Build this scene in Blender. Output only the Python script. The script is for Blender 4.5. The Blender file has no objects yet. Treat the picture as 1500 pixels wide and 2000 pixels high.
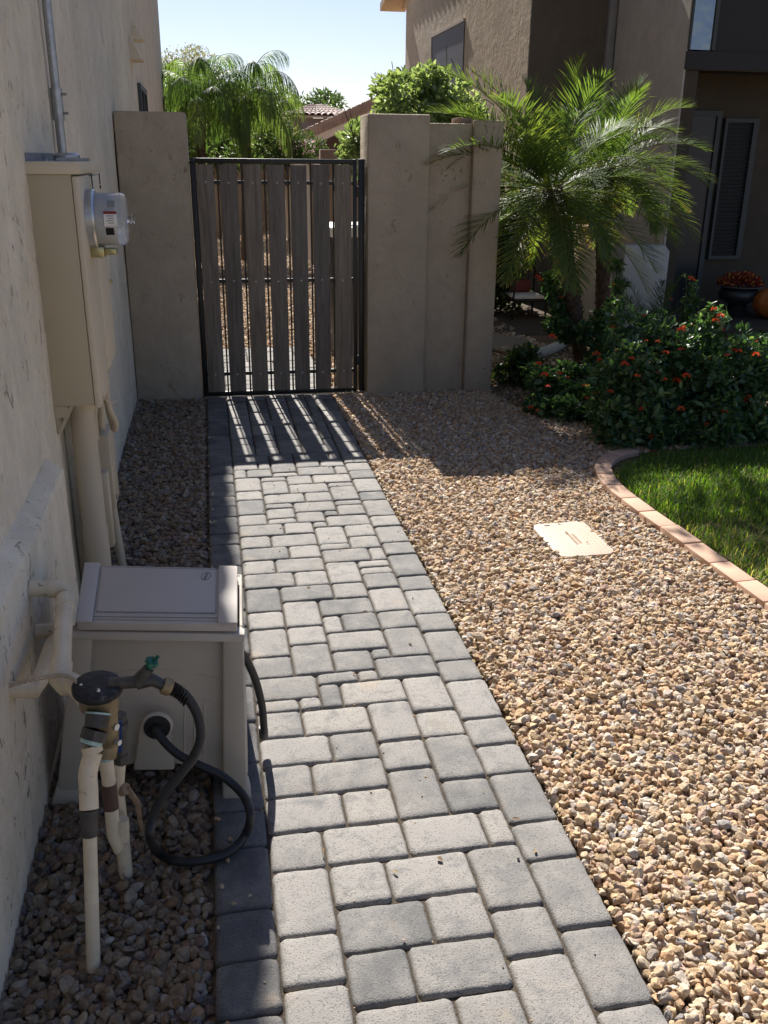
import bpy, bmesh, math, random
import numpy as np
from mathutils import Vector, Matrix
rnd = random.Random(7)
C = bpy.context.scene
COL = C.collection

# ------------------------------------------------------------ camera, light
H = 1.6; F = 1810.0
_a = np.array([398 - 750., 305 - 1000.]); _bx = 700 - 750.; _by = (-F * F - _a[0] * _bx) / _a[1]
_Y = np.array([_a[0], _a[1], F]); _Y /= np.linalg.norm(_Y)
_D = np.array([_bx, _by, F]); _D /= np.linalg.norm(_D)
_Z = -_D; _X = np.cross(_Y, _Z)
R = np.stack([_X, _Y, _Z])
cam = bpy.data.cameras.new('camera'); co = bpy.data.objects.new('camera', cam); COL.objects.link(co)
cam.sensor_fit = 'VERTICAL'; cam.sensor_height = 24; cam.lens = 24 * F / 2000
cam.clip_start = 0.05; cam.clip_end = 2000
co.matrix_world = Matrix(((R[0, 0], -R[0, 1], -R[0, 2], 0), (R[1, 0], -R[1, 1], -R[1, 2], 0), (R[2, 0], -R[2, 1], -R[2, 2], H), (0, 0, 0, 1)))
C.camera = co
w = bpy.data.worlds.new('World'); C.world = w; w.use_nodes = True
nt = w.node_tree; sky = nt.nodes.new('ShaderNodeTexSky'); sky.sky_type = 'NISHITA'; sky.sun_disc = False
SUND = Vector((0.095, -1.65, -1.60)).normalized()
sky.sun_elevation = math.asin(-SUND.z); sky.sun_rotation = math.radians(-3.3)
sky.air_density = 1.0; sky.dust_density = 0.7; sky.ozone_density = 3.0; sky.altitude = 300
_mx = nt.nodes.new('ShaderNodeMix'); _mx.data_type = 'RGBA'; _mx.blend_type = 'MULTIPLY'; _mx.inputs[0].default_value = 1; _mx.inputs[7].default_value = (1.04, .958, 1.03, 1)
nt.links.new(sky.outputs[0], _mx.inputs[6]); nt.links.new(_mx.outputs[2], nt.nodes['Background'].inputs[0]); nt.nodes['Background'].inputs[1].default_value = 0.055
sd = bpy.data.lights.new('sun', 'SUN'); sd.energy = 4.9; sd.angle = math.radians(0.53); sd.color = (1, .955, .89)
so = bpy.data.objects.new('sun', sd); COL.objects.link(so)
so.rotation_mode = 'QUATERNION'; so.rotation_quaternion = SUND.to_track_quat('-Z', 'Y')
C.view_settings.view_transform = 'Standard'; C.view_settings.look = 'None'; C.view_settings.gamma = 1
C.view_settings.exposure = 1.10
C.render.engine = 'CYCLES'
C.cycles.max_bounces = 8; C.cycles.transparent_max_bounces = 12

def ray(x, y): return R @ np.array([x - 750., y - 1000., F])
def onZ(x, y, z=0.):
    r = ray(x, y); t = (z - H) / r[2]; return Vector((r[0] * t, r[1] * t, z))
def onY(x, y, Y):
    r = ray(x, y); t = Y / r[1]; return Vector((r[0] * t, Y, H + r[2] * t))
def onX(x, y, X):
    r = ray(x, y); t = X / r[0]; return Vector((X, r[1] * t, H + r[2] * t))

# ------------------------------------------------------------ materials
def S(c): return tuple(((v / 255 + .055) / 1.055) ** 2.4 if v > 10 else v / 255 / 12.92 for v in c)
class NT:
    def __init__(s, name):
        s.m = bpy.data.materials.new(name); s.m.use_nodes = True; s.t = s.m.node_tree; s.n = s.t.nodes; s.l = s.t.links
        s.b = s.n['Principled BSDF']; s.out = s.n['Material Output']
    def new(s, ty, **k):
        n = s.n.new(ty)
        for a, v in k.items(): setattr(n, a, v)
        return n
    def link(s, a, b): s.l.new(a, b)
    def coord(s, scale=(1, 1, 1), kind='Object'):
        tc = s.new('ShaderNodeTexCoord'); mp = s.new('ShaderNodeMapping'); mp.inputs['Scale'].default_value = scale
        s.link(tc.outputs[kind], mp.inputs[0]); return mp.outputs[0]
    def noise(s, co, scale, detail=4, rough=.55, dist=0):
        n = s.new('ShaderNodeTexNoise'); n.inputs['Scale'].default_value = scale; n.inputs['Detail'].default_value = detail
        n.inputs['Roughness'].default_value = rough; n.inputs['Distortion'].default_value = dist
        s.link(co, n.inputs['Vector']); return n.outputs['Fac']
    def ramp(s, fac, stops):
        r = s.new('ShaderNodeValToRGB'); e = r.color_ramp.elements
        while len(e) < len(stops): e.new(.5)
        for k, (p, c) in enumerate(stops):
            e[k].position = p; e[k].color = (*c, 1) if len(c) == 3 else c
        s.link(fac, r.inputs[0]); return r.outputs[0]
    def mix(s, fac, a, b, mode='MIX'):
        n = s.new('ShaderNodeMix', data_type='RGBA', blend_type=mode)
        if isinstance(fac, (int, float)): n.inputs[0].default_value = fac
        else: s.link(fac, n.inputs[0])
        for i, v in ((6, a), (7, b)):
            if isinstance(v, tuple): n.inputs[i].default_value = (*v, 1)
            else: s.link(v, n.inputs[i])
        return n.outputs[2]
    def math(s, op, a, b=None):
        n = s.new('ShaderNodeMath', operation=op)
        for i, v in ((0, a), (1, b)):
            if v is None: continue
            if isinstance(v, (int, float)): n.inputs[i].default_value = v
            else: s.link(v, n.inputs[i])
        return n.outputs[0]
    def bump(s, h, strength=.5, dist=.01, normal=None):
        b = s.new('ShaderNodeBump'); b.inputs['Strength'].default_value = strength; b.inputs['Distance'].default_value = dist
        s.link(h, b.inputs['Height'])
        if normal is not None: s.link(normal, b.inputs['Normal'])
        s.link(b.outputs[0], s.b.inputs['Normal']); return b.outputs[0]
    def base(s, c):
        if isinstance(c, tuple): s.b.inputs['Base Color'].default_value = (*c, 1)
        else: s.link(c, s.b.inputs['Base Color'])
    def set(s, **k):
        for a, v in k.items(): s.b.inputs[a.replace('_', ' ')].default_value = v
def tupmul(c, f): return tuple(v * f for v in c)

def m_plain(name, col, rough=.5, metal=0., var=.15, scale=14, bump=.0, bscale=60, spec=.5):
    t = NT(name); c = t.coord(); n = t.noise(c, scale, 5, .6)
    t.base(t.ramp(n, [(.3, tupmul(col, 1 - var)), (.7, tupmul(col, 1 + var * .6))]))
    t.set(Roughness=rough, Metallic=metal); t.b.inputs['Specular IOR Level'].default_value = spec
    if bump: t.bump(t.noise(c, bscale, 5, .6), bump, .004)
    return t.m
def m_stucco(name, col, dirt=(.10, .08, .065), pit=.60, k=1.0, streak=False, gl=.42, patch=.5):
    t = NT(name); c = t.coord()
    big = t.noise(c, 1.3, 3, .5); mid = t.noise(c, 7, 5, .6, .4); fine = t.noise(c, 110, 3, .6)
    base = t.ramp(big, [(.3, tupmul(col, .88)), (.7, tupmul(col, 1.07))])
    base = t.mix(t.ramp(mid, [(.35, (0, 0, 0)), (.7, (.55, .55, .55))]), base, tupmul(col, .72))
    base = t.mix(t.ramp(t.noise(t.coord((1, 1, .35)), 5, 6, .7, .6), [(.50, (0, 0, 0)), (.66, (patch, patch, patch))]), base, (min(1, col[0] * 1.12), min(1, col[1] * 1.13), min(1, col[2] * 1.16)))
    # trowelled plateaus with torn hollows
    cw = t.coord((1, 1, .55)); warp = t.noise(cw, 20, 6, .72, 1.4)
    gate = t.noise(c, 3.2, 2, .5)
    hol = t.math('MULTIPLY', t.ramp(warp, [(pit, (0, 0, 0)), (pit + .035, (1, 1, 1))]), t.ramp(gate, [(gl, (0, 0, 0)), (gl + .14, (1, 1, 1))]))
    base = t.mix(t.math('MULTIPLY', hol, .8), base, dirt)
    sp = t.noise(c, 60, 2, .5)
    base = t.mix(t.math('MULTIPLY', t.ramp(sp, [(.70, (0, 0, 0)), (.74, (1, 1, 1))]), .45), base, dirt)
    t.base(base); t.set(Roughness=.93); t.b.inputs['Specular IOR Level'].default_value = .2
    h = t.math('SUBTRACT', t.math('ADD', t.math('MULTIPLY', mid, 1.6 * k), t.math('MULTIPLY', fine, .16)), t.math('MULTIPLY', hol, .9))
    h = t.math('ADD', h, t.math('MULTIPLY', t.noise(c, 26, 4, .6), .5 * k))
    t.bump(h, .55, .012)
    return t.m
WALLC = (.76, .685, .54)
M_wall = m_stucco('stucco_house', WALLC, dirt=(.24, .19, .15), pit=.605, gl=.38, k=2.2)
M_plinth = m_stucco('stucco_plinth', (.82, .72, .55), dirt=(.22, .16, .11), pit=.60, k=1.6)
M_pillar = m_stucco('stucco_pillar', (.42, .352, .262), dirt=(.24, .185, .135), pit=.615, k=1.6, patch=.15)
M_nwall = m_stucco('stucco_neighbor', (.52, .43, .32), dirt=(.3, .235, .17), pit=.60, k=1.3)
M_ndark = m_stucco('stucco_entry_shaded', (.15, .12, .09), dirt=(.1, .08, .06), pit=.68, k=.7)  # darker copy of the house stucco; recess shade put into the colour
M_pdark = m_stucco('stucco_porch_shaded', (.085, .070, .052), dirt=(.06, .05, .04), pit=.68, k=.7)  # porch walls darker still, their deep shade painted into the stucco
M_nlight = m_stucco('stucco_side', (.50, .445, .385), dirt=(.2, .17, .14), pit=.68, k=.6)
M_pony = m_stucco('stucco_low_wall', (.5, .47, .42), dirt=(.3, .26, .2), pit=.68, k=.5)
M_cab = m_plain('tan_enamel', (.47, .40, .275), .55, 0, .06, 3, .05, 200)
M_cabl = m_plain('tan_enamel_cover', (.60, .53, .40), .5, 0, .06, 3, .05, 200)
M_riser = m_plain('tan_painted_pipe', (.50, .42, .30), .5, 0, .08, 5)
M_galv = m_plain('galvanised_steel', (.36, .38, .40), .38, .75, .25, 30)
M_zinc = m_plain('zinc_ring', (.55, .57, .60), .28, .85, .15, 12)
M_brasszinc = m_plain('yellow_zinc', (.42, .38, .2), .3, .8, .3, 18)
M_black = m_plain('black_powder_coat', (.006, .006, .007), .45, 0, .3, 20)
M_white = m_plain('white_sticker', (.7, .7, .68), .5)
M_red = m_plain('red_sticker', (.22, .02, .015), .5)
M_grey = m_plain('meter_grey', (.66, .66, .64), .45)
M_dark = m_plain('dark_recess', (.012, .012, .013), .5)
M_print = m_plain('grey_print', (.25, .25, .25), .6)
M_resin = m_plain('taupe_resin', (.44, .39, .315), .6, 0, .06, 4, .06, 260)
M_resin2 = m_plain('taupe_resin_lid', (.48, .435, .385), .62, 0, .07, 4, .06, 260)
M_groove = m_plain('resin_mark', (.13, .11, .095), .6)
M_hose = m_plain('black_rubber', (.016, .016, .017), .5, 0, .3, 30, .1, 120)
M_brass = m_plain('aged_brass', (.30, .225, .12), .5, .35, .5, 35, .15, 150)
M_brassd = m_plain('dark_fitting', (.075, .068, .058), .5, .2, .5, 35, .15, 150)
M_blueh = m_plain('blue_handle', (.02, .06, .2), .4)
M_green = m_plain('green_tap_handle', (.01, .11, .07), .4, .2, .5, 60)
M_verd = m_plain('verdigris_white', (.42, .56, .50), .7, 0, .4, 50)
M_wire = m_plain('twisted_wire', (.52, .42, .30), .6)
def m_pvc():
    t = NT('painted_pvc'); c = t.coord(); n = t.noise(c, 14, 6, .65)
    b = t.ramp(n, [(.3, (.64, .52, .35)), (.7, (.80, .67, .47))])
    d = t.ramp(t.noise(c, 38, 4, .6, .6), [(.64, (0, 0, 0)), (.70, (1, 1, 1))])
    b = t.mix(t.math('MULTIPLY', d, .7), b, (.15, .10, .06)); t.base(b); t.set(Roughness=.5)
    t.bump(n, .3, .004); return t.m
M_pvc = m_pvc()
def m_cap():
    t = NT('black_cap'); c = t.coord(); n = t.noise(c, 60, 6, .7)
    t.base(t.ramp(n, [(.45, (.010, .010, .011)), (.60, (.028, .028, .030)), (.68, (.20, .18, .16))])); t.set(Roughness=.62)
    t.bump(n, .2, .003); return t.m
M_cap = m_cap()
def m_glass():
    t = NT('clear_meter_glass'); t.base((.9, .93, .95)); t.set(Roughness=.04, IOR=1.3); t.b.inputs['Transmission Weight'].default_value = 1; return t.m
M_glass = m_glass()
def m_board():
    t = NT('weathered_board'); c = t.coord((1, 1, .06))
    at = t.new('ShaderNodeAttribute', attribute_name='tint'); off = t.new('ShaderNodeVectorMath', operation='ADD')
    t.link(c, off.inputs[0]); t.link(at.outputs['Color'], off.inputs[1]); cc = off.outputs[0]
    n = t.noise(cc, 38, 6, .65, .8); n2 = t.noise(cc, 160, 4, .6)
    b = t.ramp(n, [(.25, (.105, .09, .075)), (.5, (.225, .198, .165)), (.75, (.34, .31, .27))])
    b = t.mix(.35, b, t.ramp(n2, [(.3, (.03, .025, .02)), (.7, (.2, .17, .14))]))
    b = t.mix(1.0, b, t.ramp(at.outputs['Fac'], [(0, (.75, .75, .78)), (1, (1.15, 1.08, .98))]), 'MULTIPLY')
    t.base(b); t.set(Roughness=.8); t.b.inputs['Specular IOR Level'].default_value = .25
    t.bump(t.math('ADD', n, t.math('MULTIPLY', n2, .5)), .5, .004); return t.m
M_board = m_board()
def m_paver():
    t = NT('concrete_paver'); c = t.coord()
    at = t.new('ShaderNodeAttribute', attribute_name='tint')
    n = t.noise(c, 9, 5, .6, .3); sp = t.noise(c, 230, 2, .5); sp2 = t.noise(c, 420, 2, .5)
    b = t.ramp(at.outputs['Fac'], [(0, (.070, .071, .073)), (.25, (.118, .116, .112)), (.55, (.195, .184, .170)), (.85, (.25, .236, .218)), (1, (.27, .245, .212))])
    b = t.mix(t.ramp(n, [(.38, (0, 0, 0)), (.68, (.6, .6, .6))]), b, (.275, .256, .232))
    b = t.mix(t.ramp(t.noise(c, 13, 6, .7, .8), [(.50, (0, 0, 0)), (.68, (.7, .7, .7))]), b, (.105, .105, .107))
    tan = t.ramp(t.noise(c, 5.5, 3, .5), [(.62, (0, 0, 0)), (.75, (.6, .6, .6))])
    b = t.mix(tan, b, (.31, .25, .18))
    b = t.mix(t.math('MULTIPLY', t.ramp(sp, [(.35, (1, 1, 1)), (.42, (0, 0, 0))]), .65), b, (.06, .057, .054))
    b = t.mix(t.math('MULTIPLY', t.ramp(sp2, [(.66, (0, 0, 0)), (.71, (1, 1, 1))]), .5), b, (.55, .53, .5))
    b = t.mix(t.math('MULTIPLY', t.ramp(t.noise(t.coord((1, .22, 1)), 11, 5, .7, 1.2), [(.70, (0, 0, 0)), (.78, (1, 1, 1))]), .32), b, (.52, .50, .47))
    t.base(b); t.set(Roughness=.82); t.b.inputs['Specular IOR Level'].default_value = .42
    h = t.math('ADD', t.math('MULTIPLY', n, .35), t.math('ADD', t.math('MULTIPLY', sp, .75), t.math('MULTIPLY', sp2, .5)))
    t.bump(h, .6, .004); return t.m
M_paver = m_paver()
def m_sand(name, a, b_, sc=300, bump=.6):
    t = NT(name); c = t.coord(); n = t.noise(c, sc, 4, .7); n2 = t.noise(c, 6, 4, .6)
    t.base(t.mix(t.ramp(n2, [(.3, (0, 0, 0)), (.7, (.6, .6, .6))]), t.ramp(n, [(.35, a), (.65, b_)]), tupmul(a, .9))); t.set(Roughness=.95)
    t.b.inputs['Specular IOR Level'].default_value = .1
    t.bump(n, bump, .006); return t.m
M_joint = m_sand('joint_sand', (.035, .028, .022), (.15, .12, .09), 260)
M_ground = m_sand('ground_dirt', (.20, .15, .10), (.42, .33, .23), 45)
M_under = m_sand('gravel_bedding', (.20, .145, .09), (.34, .25, .16), 120)
M_soil = m_sand('garden_soil', (.09, .055, .035), (.30, .20, .13), 60)
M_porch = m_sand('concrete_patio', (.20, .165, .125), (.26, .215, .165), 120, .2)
M_turf = m_sand('turf_base', (.05, .06, .02), (.16, .13, .06), 90)
def m_rock():
    t = NT('gravel_stone'); at = t.new('ShaderNodeAttribute', attribute_name='rc', attribute_type='INSTANCER')
    c = t.coord(); n = t.noise(c, 2.2, 6, .75); n2 = t.noise(c, 7, 4, .7)
    b = t.mix(1.0, at.outputs['Color'], t.ramp(n, [(.3, (.62, .60, .57)), (.5, (1, 1, 1)), (.7, (1.38, 1.32, 1.24))]), 'MULTIPLY')
    b = t.mix(t.math('MULTIPLY', t.ramp(n2, [(.62, (0, 0, 0)), (.68, (1, 1, 1))]), .35), b, (.6, .55, .48))
    b = t.mix(t.math('MULTIPLY', t.ramp(n2, [(.27, (1, 1, 1)), (.33, (0, 0, 0))]), .4), b, (.12, .085, .06))
    t.base(b); t.set(Roughness=.85); t.b.inputs['Specular IOR Level'].default_value = .3
    t.bump(t.math('ADD', n, t.math('MULTIPLY', n2, .6)), .4, .08); return t.m
M_rock = m_rock()
def m_leaf(name, stops, rough=.4, trans=.35, tcol=None, spec=.5):
    t = NT(name); at = t.new('ShaderNodeAttribute', attribute_name='tint')
    col = t.ramp(at.outputs['Fac'], stops)
    t.base(col); t.set(Roughness=rough); t.b.inputs['Specular IOR Level'].default_value = spec
    tr = t.new('ShaderNodeBsdfTranslucent'); t.link(t.mix(1.0, col, (2.0, 2.1, .9), 'MULTIPLY') if tcol is None else t.mix(1.0, col, tcol, 'MULTIPLY'), tr.inputs[0])
    mx = t.new('ShaderNodeMixShader'); mx.inputs[0].default_value = trans
    t.link(t.b.outputs[0], mx.inputs[1]); t.link(tr.outputs[0], mx.inputs[2]); t.link(mx.outputs[0], t.out.inputs[0]); return t.m
M_palm = m_leaf('palm_leaflet', [(0, (.022, .048, .018)), (.5, (.055, .098, .034)), (.85, (.11, .15, .045)), (.97, (.26, .22, .05)), (1, (.36, .25, .11))], .55, .42, (3.0, 2.9, 1.0), spec=.28)
M_queen = m_leaf('queen_palm_leaflet', [(0, (.04, .08, .022)), (.6, (.09, .145, .045)), (1, (.17, .22, .085))], .55, .45)
M_lant = m_leaf('shrub_leaf', [(0, (.026, .060, .028)), (.6, (.065, .125, .055)), (1, (.24, .34, .14))], .36, .36)
M_vine = m_leaf('vine_leaf', [(0, (.09, .14, .05)), (.5, (.19, .26, .10)), (1, (.40, .46, .27))], .4, .45, (1.6, 1.6, .9))
M_tree = m_leaf('tree_leaf', [(0, (.028, .06, .02)), (.6, (.06, .11, .03)), (1, (.11, .16, .05))], .5, .35)
M_olean = m_leaf('hedge_leaf', [(0, (.02, .045, .015)), (.6, (.05, .09, .025)), (1, (.12, .16, .06))], .5, .3)
M_wisp = m_leaf('dry_leaf', [(0, (.16, .17, .09)), (1, (.30, .30, .17))], .6, .4, (1.3, 1.3, 1.0))
M_grass = m_leaf('grass_blade', [(0, (.05, .085, .012)), (.5, (.08, .15, .018)), (.85, (.14, .22, .03)), (1, (.32, .27, .12))], .5, .45, (2.1, 2.3, .7))
M_flower = m_leaf('orange_red_flower', [(0, (.55, .03, .02)), (.5, (.80, .10, .03)), (1, (.85, .28, .06))], .5, .25, (1, 1, 1))
M_mum = m_leaf('mum_flower', [(0, (.20, .015, .012)), (.5, (.45, .05, .02)), (.7, (.65, .28, .04)), (1, (.75, .42, .06))], .6, .2, (1, 1, 1))
M_pink = m_leaf('pale_flower', [(0, (.6, .35, .38)), (1, (.75, .6, .6))], .5, .3, (1, 1, 1))
M_bark = m_plain('bark', (.12, .085, .06), .9, 0, .5, 30, .9, 50)
M_palmbark = m_plain('palm_trunk_fibre', (.085, .055, .036), .9, 0, .6, 25, .9, 60)
M_stem = m_plain('green_stem', (.07, .09, .035), .7)
M_rach = m_plain('frond_stalk', (.13, .17, .05), .5)
M_brick = m_plain('salmon_kerb', (.50, .325, .225), .85, 0, .12, 9, .3, 160)
M_plate = m_plain('cream_plastic_lid', (.47, .365, .28), .6, 0, .05, 4)
M_platem = m_plain('rust_lettering', (.28, .17, .10), .7)
M_pump = m_plain('pumpkin_skin', (.42, .12, .02), .5, 0, .2, 5)
M_urn = m_plain('dark_glazed_urn', (.025, .024, .024), .4, 0, .3, 8)
M_rim = m_plain('urn_rim', (.09, .085, .08), .6)
M_cush = m_plain('dark_red_cushion', (.16, .03, .025), .8)
M_seat = m_plain('pale_seat_pad', (.7, .68, .62), .7)
M_iron = m_plain('dark_iron', (.02, .018, .016), .5, .4)
M_trim = m_plain('bluegrey_trim', (.05, .057, .056), .6)
M_door = m_plain('near_black_door', (.012, .014, .018), .35)
M_slat = m_plain('blind_slat', (.03, .034, .034), .5)
M_screen = m_plain('grey_sun_screen', (.13, .123, .13), .7, 0, .05, 5)
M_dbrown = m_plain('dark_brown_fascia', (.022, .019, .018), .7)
M_down = m_plain('pale_downpipe', (.27, .24, .225), .5)
M_tile = m_plain('clay_roof_tile', (.27, .185, .15), .85, 0, .35, 3, .3, 60)
M_tile2 = m_plain('pinkish_roof_tile', (.40, .31, .265), .85, 0, .3, 3, .3, 60)
M_fascia = m_plain('cream_fascia', (.55, .47, .40), .7)
M_fascian = m_plain('tan_wood_fascia', (.48, .34, .23), .7)
M_binw = m_plain('white_bin_lid', (.75, .75, .73), .5)
M_bind = m_plain('dark_bin', (.02, .022, .026), .45)
M_block = m_plain('painted_block_wall', (.26, .19, .14), .9, 0, .12, 3, .3, 30)
M_win = m_plain('dark_window_glass', (.02, .022, .025), .4, 0, .1, 3, spec=.15)
def m_mirror():
    t = NT('reflective_window_glass'); t.base((.20, .21, .23)); t.set(Roughness=.08, Metallic=.85); t.bump(t.noise(t.coord(), 2.5, 3, .5), .25, .05); return t.m
M_glassr = m_mirror()

# ------------------------------------------------------------ helpers
def tag(o, label=None, cat=None, group=None, kind=None):
    if label: o['label'] = label
    if cat: o['category'] = cat
    if group: o['group'] = group
    if kind: o['kind'] = kind
    return o
def thing(name, loc, label, cat, group=None):
    o = bpy.data.objects.new(name, None); COL.objects.link(o); o.location = loc; o.empty_display_size = .1
    return tag(o, label, cat, group)
def origin(p):
    l = Vector((0, 0, 0))
    while p is not None: l += p.location; p = p.parent
    return l
def link(name, me, mat, parent=None, loc=None):
    o = bpy.data.objects.new(name, me); COL.objects.link(o)
    for m in (mat if isinstance(mat, (list, tuple)) else [mat]): me.materials.append(m)
    off = origin(parent)
    base = Vector(loc) if loc is not None else (off if parent else Vector((0, 0, 0)))
    me.transform(Matrix.Translation(-base))
    if parent: o.parent = parent
    o.location = base - off
    return o
class MB:
    def __init__(s): s.v = []; s.f = []; s.mi = []; s.cur = 0; s.st = []
    def add(s, vs, fs):
        b = len(s.v); s.st.append((b, len(s.f))); s.v += [tuple(v) for v in vs]; s.f += [tuple(b + i for i in f) for f in fs]; s.mi += [s.cur] * len(fs); return s
    def hexa(s, p):  # 8 points, bottom ring 0-3 (ccw), top ring 4-7
        return s.add(p, [(3, 2, 1, 0), (4, 5, 6, 7), (0, 1, 5, 4), (1, 2, 6, 5), (2, 3, 7, 6), (3, 0, 4, 7)])
    def box(s, x0, x1, y0, y1, z0, z1):
        return s.hexa([(x0, y0, z0), (x1, y0, z0), (x1, y1, z0), (x0, y1, z0), (x0, y0, z1), (x1, y0, z1), (x1, y1, z1), (x0, y1, z1)])
    def tube(s, pts, r, n=12, cap=True):
        pts = [Vector(p) for p in pts]; m = len(pts); rs = r if isinstance(r, (list, tuple)) else [r] * m
        vs = []; up = None
        for i, p in enumerate(pts):
            d = (pts[min(i + 1, m - 1)] - pts[max(i - 1, 0)]).normalized()
            if up is None:
                up = Vector((0, 0, 1)) if abs(d.z) < .9 else Vector((1, 0, 0))
            u = (up - d * up.dot(d)).normalized(); up = u; v = d.cross(u)
            for k in range(n):
                a = 2 * math.pi * k / n; vs.append(p + (u * math.cos(a) + v * math.sin(a)) * rs[i])
        fs = [(i * n + k, i * n + (k + 1) % n, (i + 1) * n + (k + 1) % n, (i + 1) * n + k) for i in range(m - 1) for k in range(n)]
        if cap: fs += [tuple(range(n - 1, -1, -1)), tuple((m - 1) * n + k for k in range(n))]
        return s.add(vs, fs)
    def lathe(s, prof, c, axis=(0, 0, 1), n=32, cap=True):
        ax = Vector(axis).normalized(); u = ax.orthogonal().normalized(); v = ax.cross(u); c = Vector(c); vs = []
        for r, h in prof:
            for k in range(n):
                a = 2 * math.pi * k / n; vs.append(c + ax * h + (u * math.cos(a) + v * math.sin(a)) * r)
        m = len(prof)
        fs = [(i * n + k, i * n + (k + 1) % n, (i + 1) * n + (k + 1) % n, (i + 1) * n + k) for i in range(m - 1) for k in range(n)]
        if cap: fs += [tuple(range(n - 1, -1, -1)), tuple((m - 1) * n + k for k in range(n))]
        return s.add(vs, fs)
    def prism(s, poly, d):  # poly list of 3D pts, extruded by vector d
        n = len(poly); d = Vector(d); a = [Vector(p) for p in poly]; b = [p + d for p in a]
        return s.add(a + b, [tuple(range(n - 1, -1, -1)), tuple(range(n, 2 * n))] + [(i, (i + 1) % n, n + (i + 1) % n, n + i) for i in range(n)])
    def build(s, name, mat, parent=None, smooth=False, bevel=0, seg=2, loc=None, angle=40, split=False):
        if split and len(s.st) > 1:
            last = None; e = s.st[1:] + [(len(s.v), len(s.f))]
            for (v0, f0), (v1, f1) in zip(s.st, e):
                q = MB(); q.add(s.v[v0:v1], [tuple(i - v0 for i in f) for f in s.f[f0:f1]]); last = q.build(name, mat, parent, smooth, bevel, seg, loc, angle)
            return last
        me = bpy.data.meshes.new(name); me.from_pydata(s.v, [], s.f)
        me.polygons.foreach_set('material_index', s.mi)
        bm = bmesh.new(); bm.from_mesh(me); bmesh.ops.recalc_face_normals(bm, faces=bm.faces)
        if bevel:
            es = [e for e in bm.edges if len(e.link_faces) == 2 and e.calc_face_angle(0) > math.radians(30)]
            bmesh.ops.bevel(bm, geom=es, offset=bevel, segments=seg, profile=.5, affect='EDGES')
        bm.to_mesh(me); bm.free()
        if smooth or bevel:
            me.polygons.foreach_set('use_smooth', [True] * len(me.polygons))
            me.set_sharp_from_angle(angle=math.radians(angle))
        return link(name, me, mat, parent, loc)
def spline(pts, n=8):
    P = [Vector(p) for p in pts]; P = [P[0] * 2 - P[1]] + P + [P[-1] * 2 - P[-2]]; out = []
    for i in range(1, len(P) - 2):
        for k in range(n):
            t = k / n; a, b, c, d = P[i - 1:i + 3]
            out.append(.5 * ((2 * b) + (c - a) * t + (2 * a - 5 * b + 4 * c - d) * t * t + (3 * b - a - 3 * c + d) * t ** 3))
    out.append(P[-2]); return out
def npmesh(name, V, faces, mat, parent=None, tint=None, smooth=False, loc=None):
    """V (n,3); faces (m,k) array (k=3 or 4)"""
    me = bpy.data.meshes.new(name); V = np.asarray(V, dtype=np.float32); faces = np.asarray(faces, dtype=np.int32)
    m, k = faces.shape
    me.vertices.add(len(V)); me.vertices.foreach_set('co', V.ravel())
    me.loops.add(m * k); me.loops.foreach_set('vertex_index', faces.ravel())
    me.polygons.add(m); me.polygons.foreach_set('loop_start', np.arange(0, m * k, k, dtype=np.int32))
    me.update(calc_edges=True)
    if smooth: me.polygons.foreach_set('use_smooth', np.ones(m, dtype=bool))
    if tint is not None:
        a = me.attributes.new('tint', 'FLOAT', 'POINT'); a.data.foreach_set('value', np.asarray(tint, dtype=np.float32))
    return link(name, me, mat, parent, loc)
nrg = np.random.default_rng(11)
def unit(a): return a / np.maximum(np.linalg.norm(a, axis=-1, keepdims=True), 1e-9)
def leaf_arrays(base, d, nrm, L, W, tint, fold=.25, droop=.15):
    """broad leaves: 6-gon folded along midrib, two quads"""
    N = len(base); d = unit(d); s = unit(np.cross(d, nrm)); n = np.cross(s, d); L = L[:, None]; W = W[:, None]
    tip = base + d * L - n * L * droop
    r1 = base + d * L * .3 + s * W * .5 + n * W * fold; r2 = base + d * L * .68 + s * W * .42 + n * W * fold * .6 - n * L * droop * .4
    l1 = base + d * L * .3 - s * W * .5 + n * W * fold; l2 = base + d * L * .68 - s * W * .42 + n * W * fold * .6 - n * L * droop * .4
    V = np.stack([base, r1, r2, tip, l2, l1], 1).reshape(-1, 3)
    i = np.arange(N)[:, None] * 6
    Fc = np.concatenate([i + np.array([[0, 1, 2, 3]]), i + np.array([[0, 3, 4, 5]])])
    return V, Fc, np.repeat(tint, 6)
def build_leaves(name, chunks, mat, parent, loc=None):
    Vs, Fs, Ts, o = [], [], [], 0
    for V, Fc, T in chunks:
        Vs.append(V); Fs.append(Fc + o); Ts.append(T); o += len(V)
    return npmesh(name, np.concatenate(Vs), np.concatenate(Fs), mat, parent, np.concatenate(Ts), loc=loc)
def shell_foliage(blobs, n, L, W, up=.35, tlo=0, thi=1, jitter=.35):
    """leaves through ellipsoid clump volumes; blobs: (cx,cy,cz,rx,ry,rz)"""
    vol = np.array([b[3] * b[4] * b[5] for b in blobs]) ** .7; vol /= vol.sum()
    idx = nrg.choice(len(blobs), n, p=vol); B = np.array(blobs)[idx]
    u = unit(nrg.normal(size=(n, 3))); r = nrg.random((n, 1)) ** .38
    p = B[:, :3] + u * r * B[:, 3:]
    d = unit(u + nrg.normal(size=(n, 3)) * .7 + np.array([0, 0, up])); nr = unit(nrg.normal(size=(n, 3)) * jitter + u * .5 + np.array([0, 0, .8]))
    t = np.clip(nrg.normal(.5, .22, n), 0, 1) * (thi - tlo) + tlo
    return leaf_arrays(p, d, nr, L * nrg.uniform(.6, 1.25, n), W * nrg.uniform(.6, 1.2, n), t)
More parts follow.
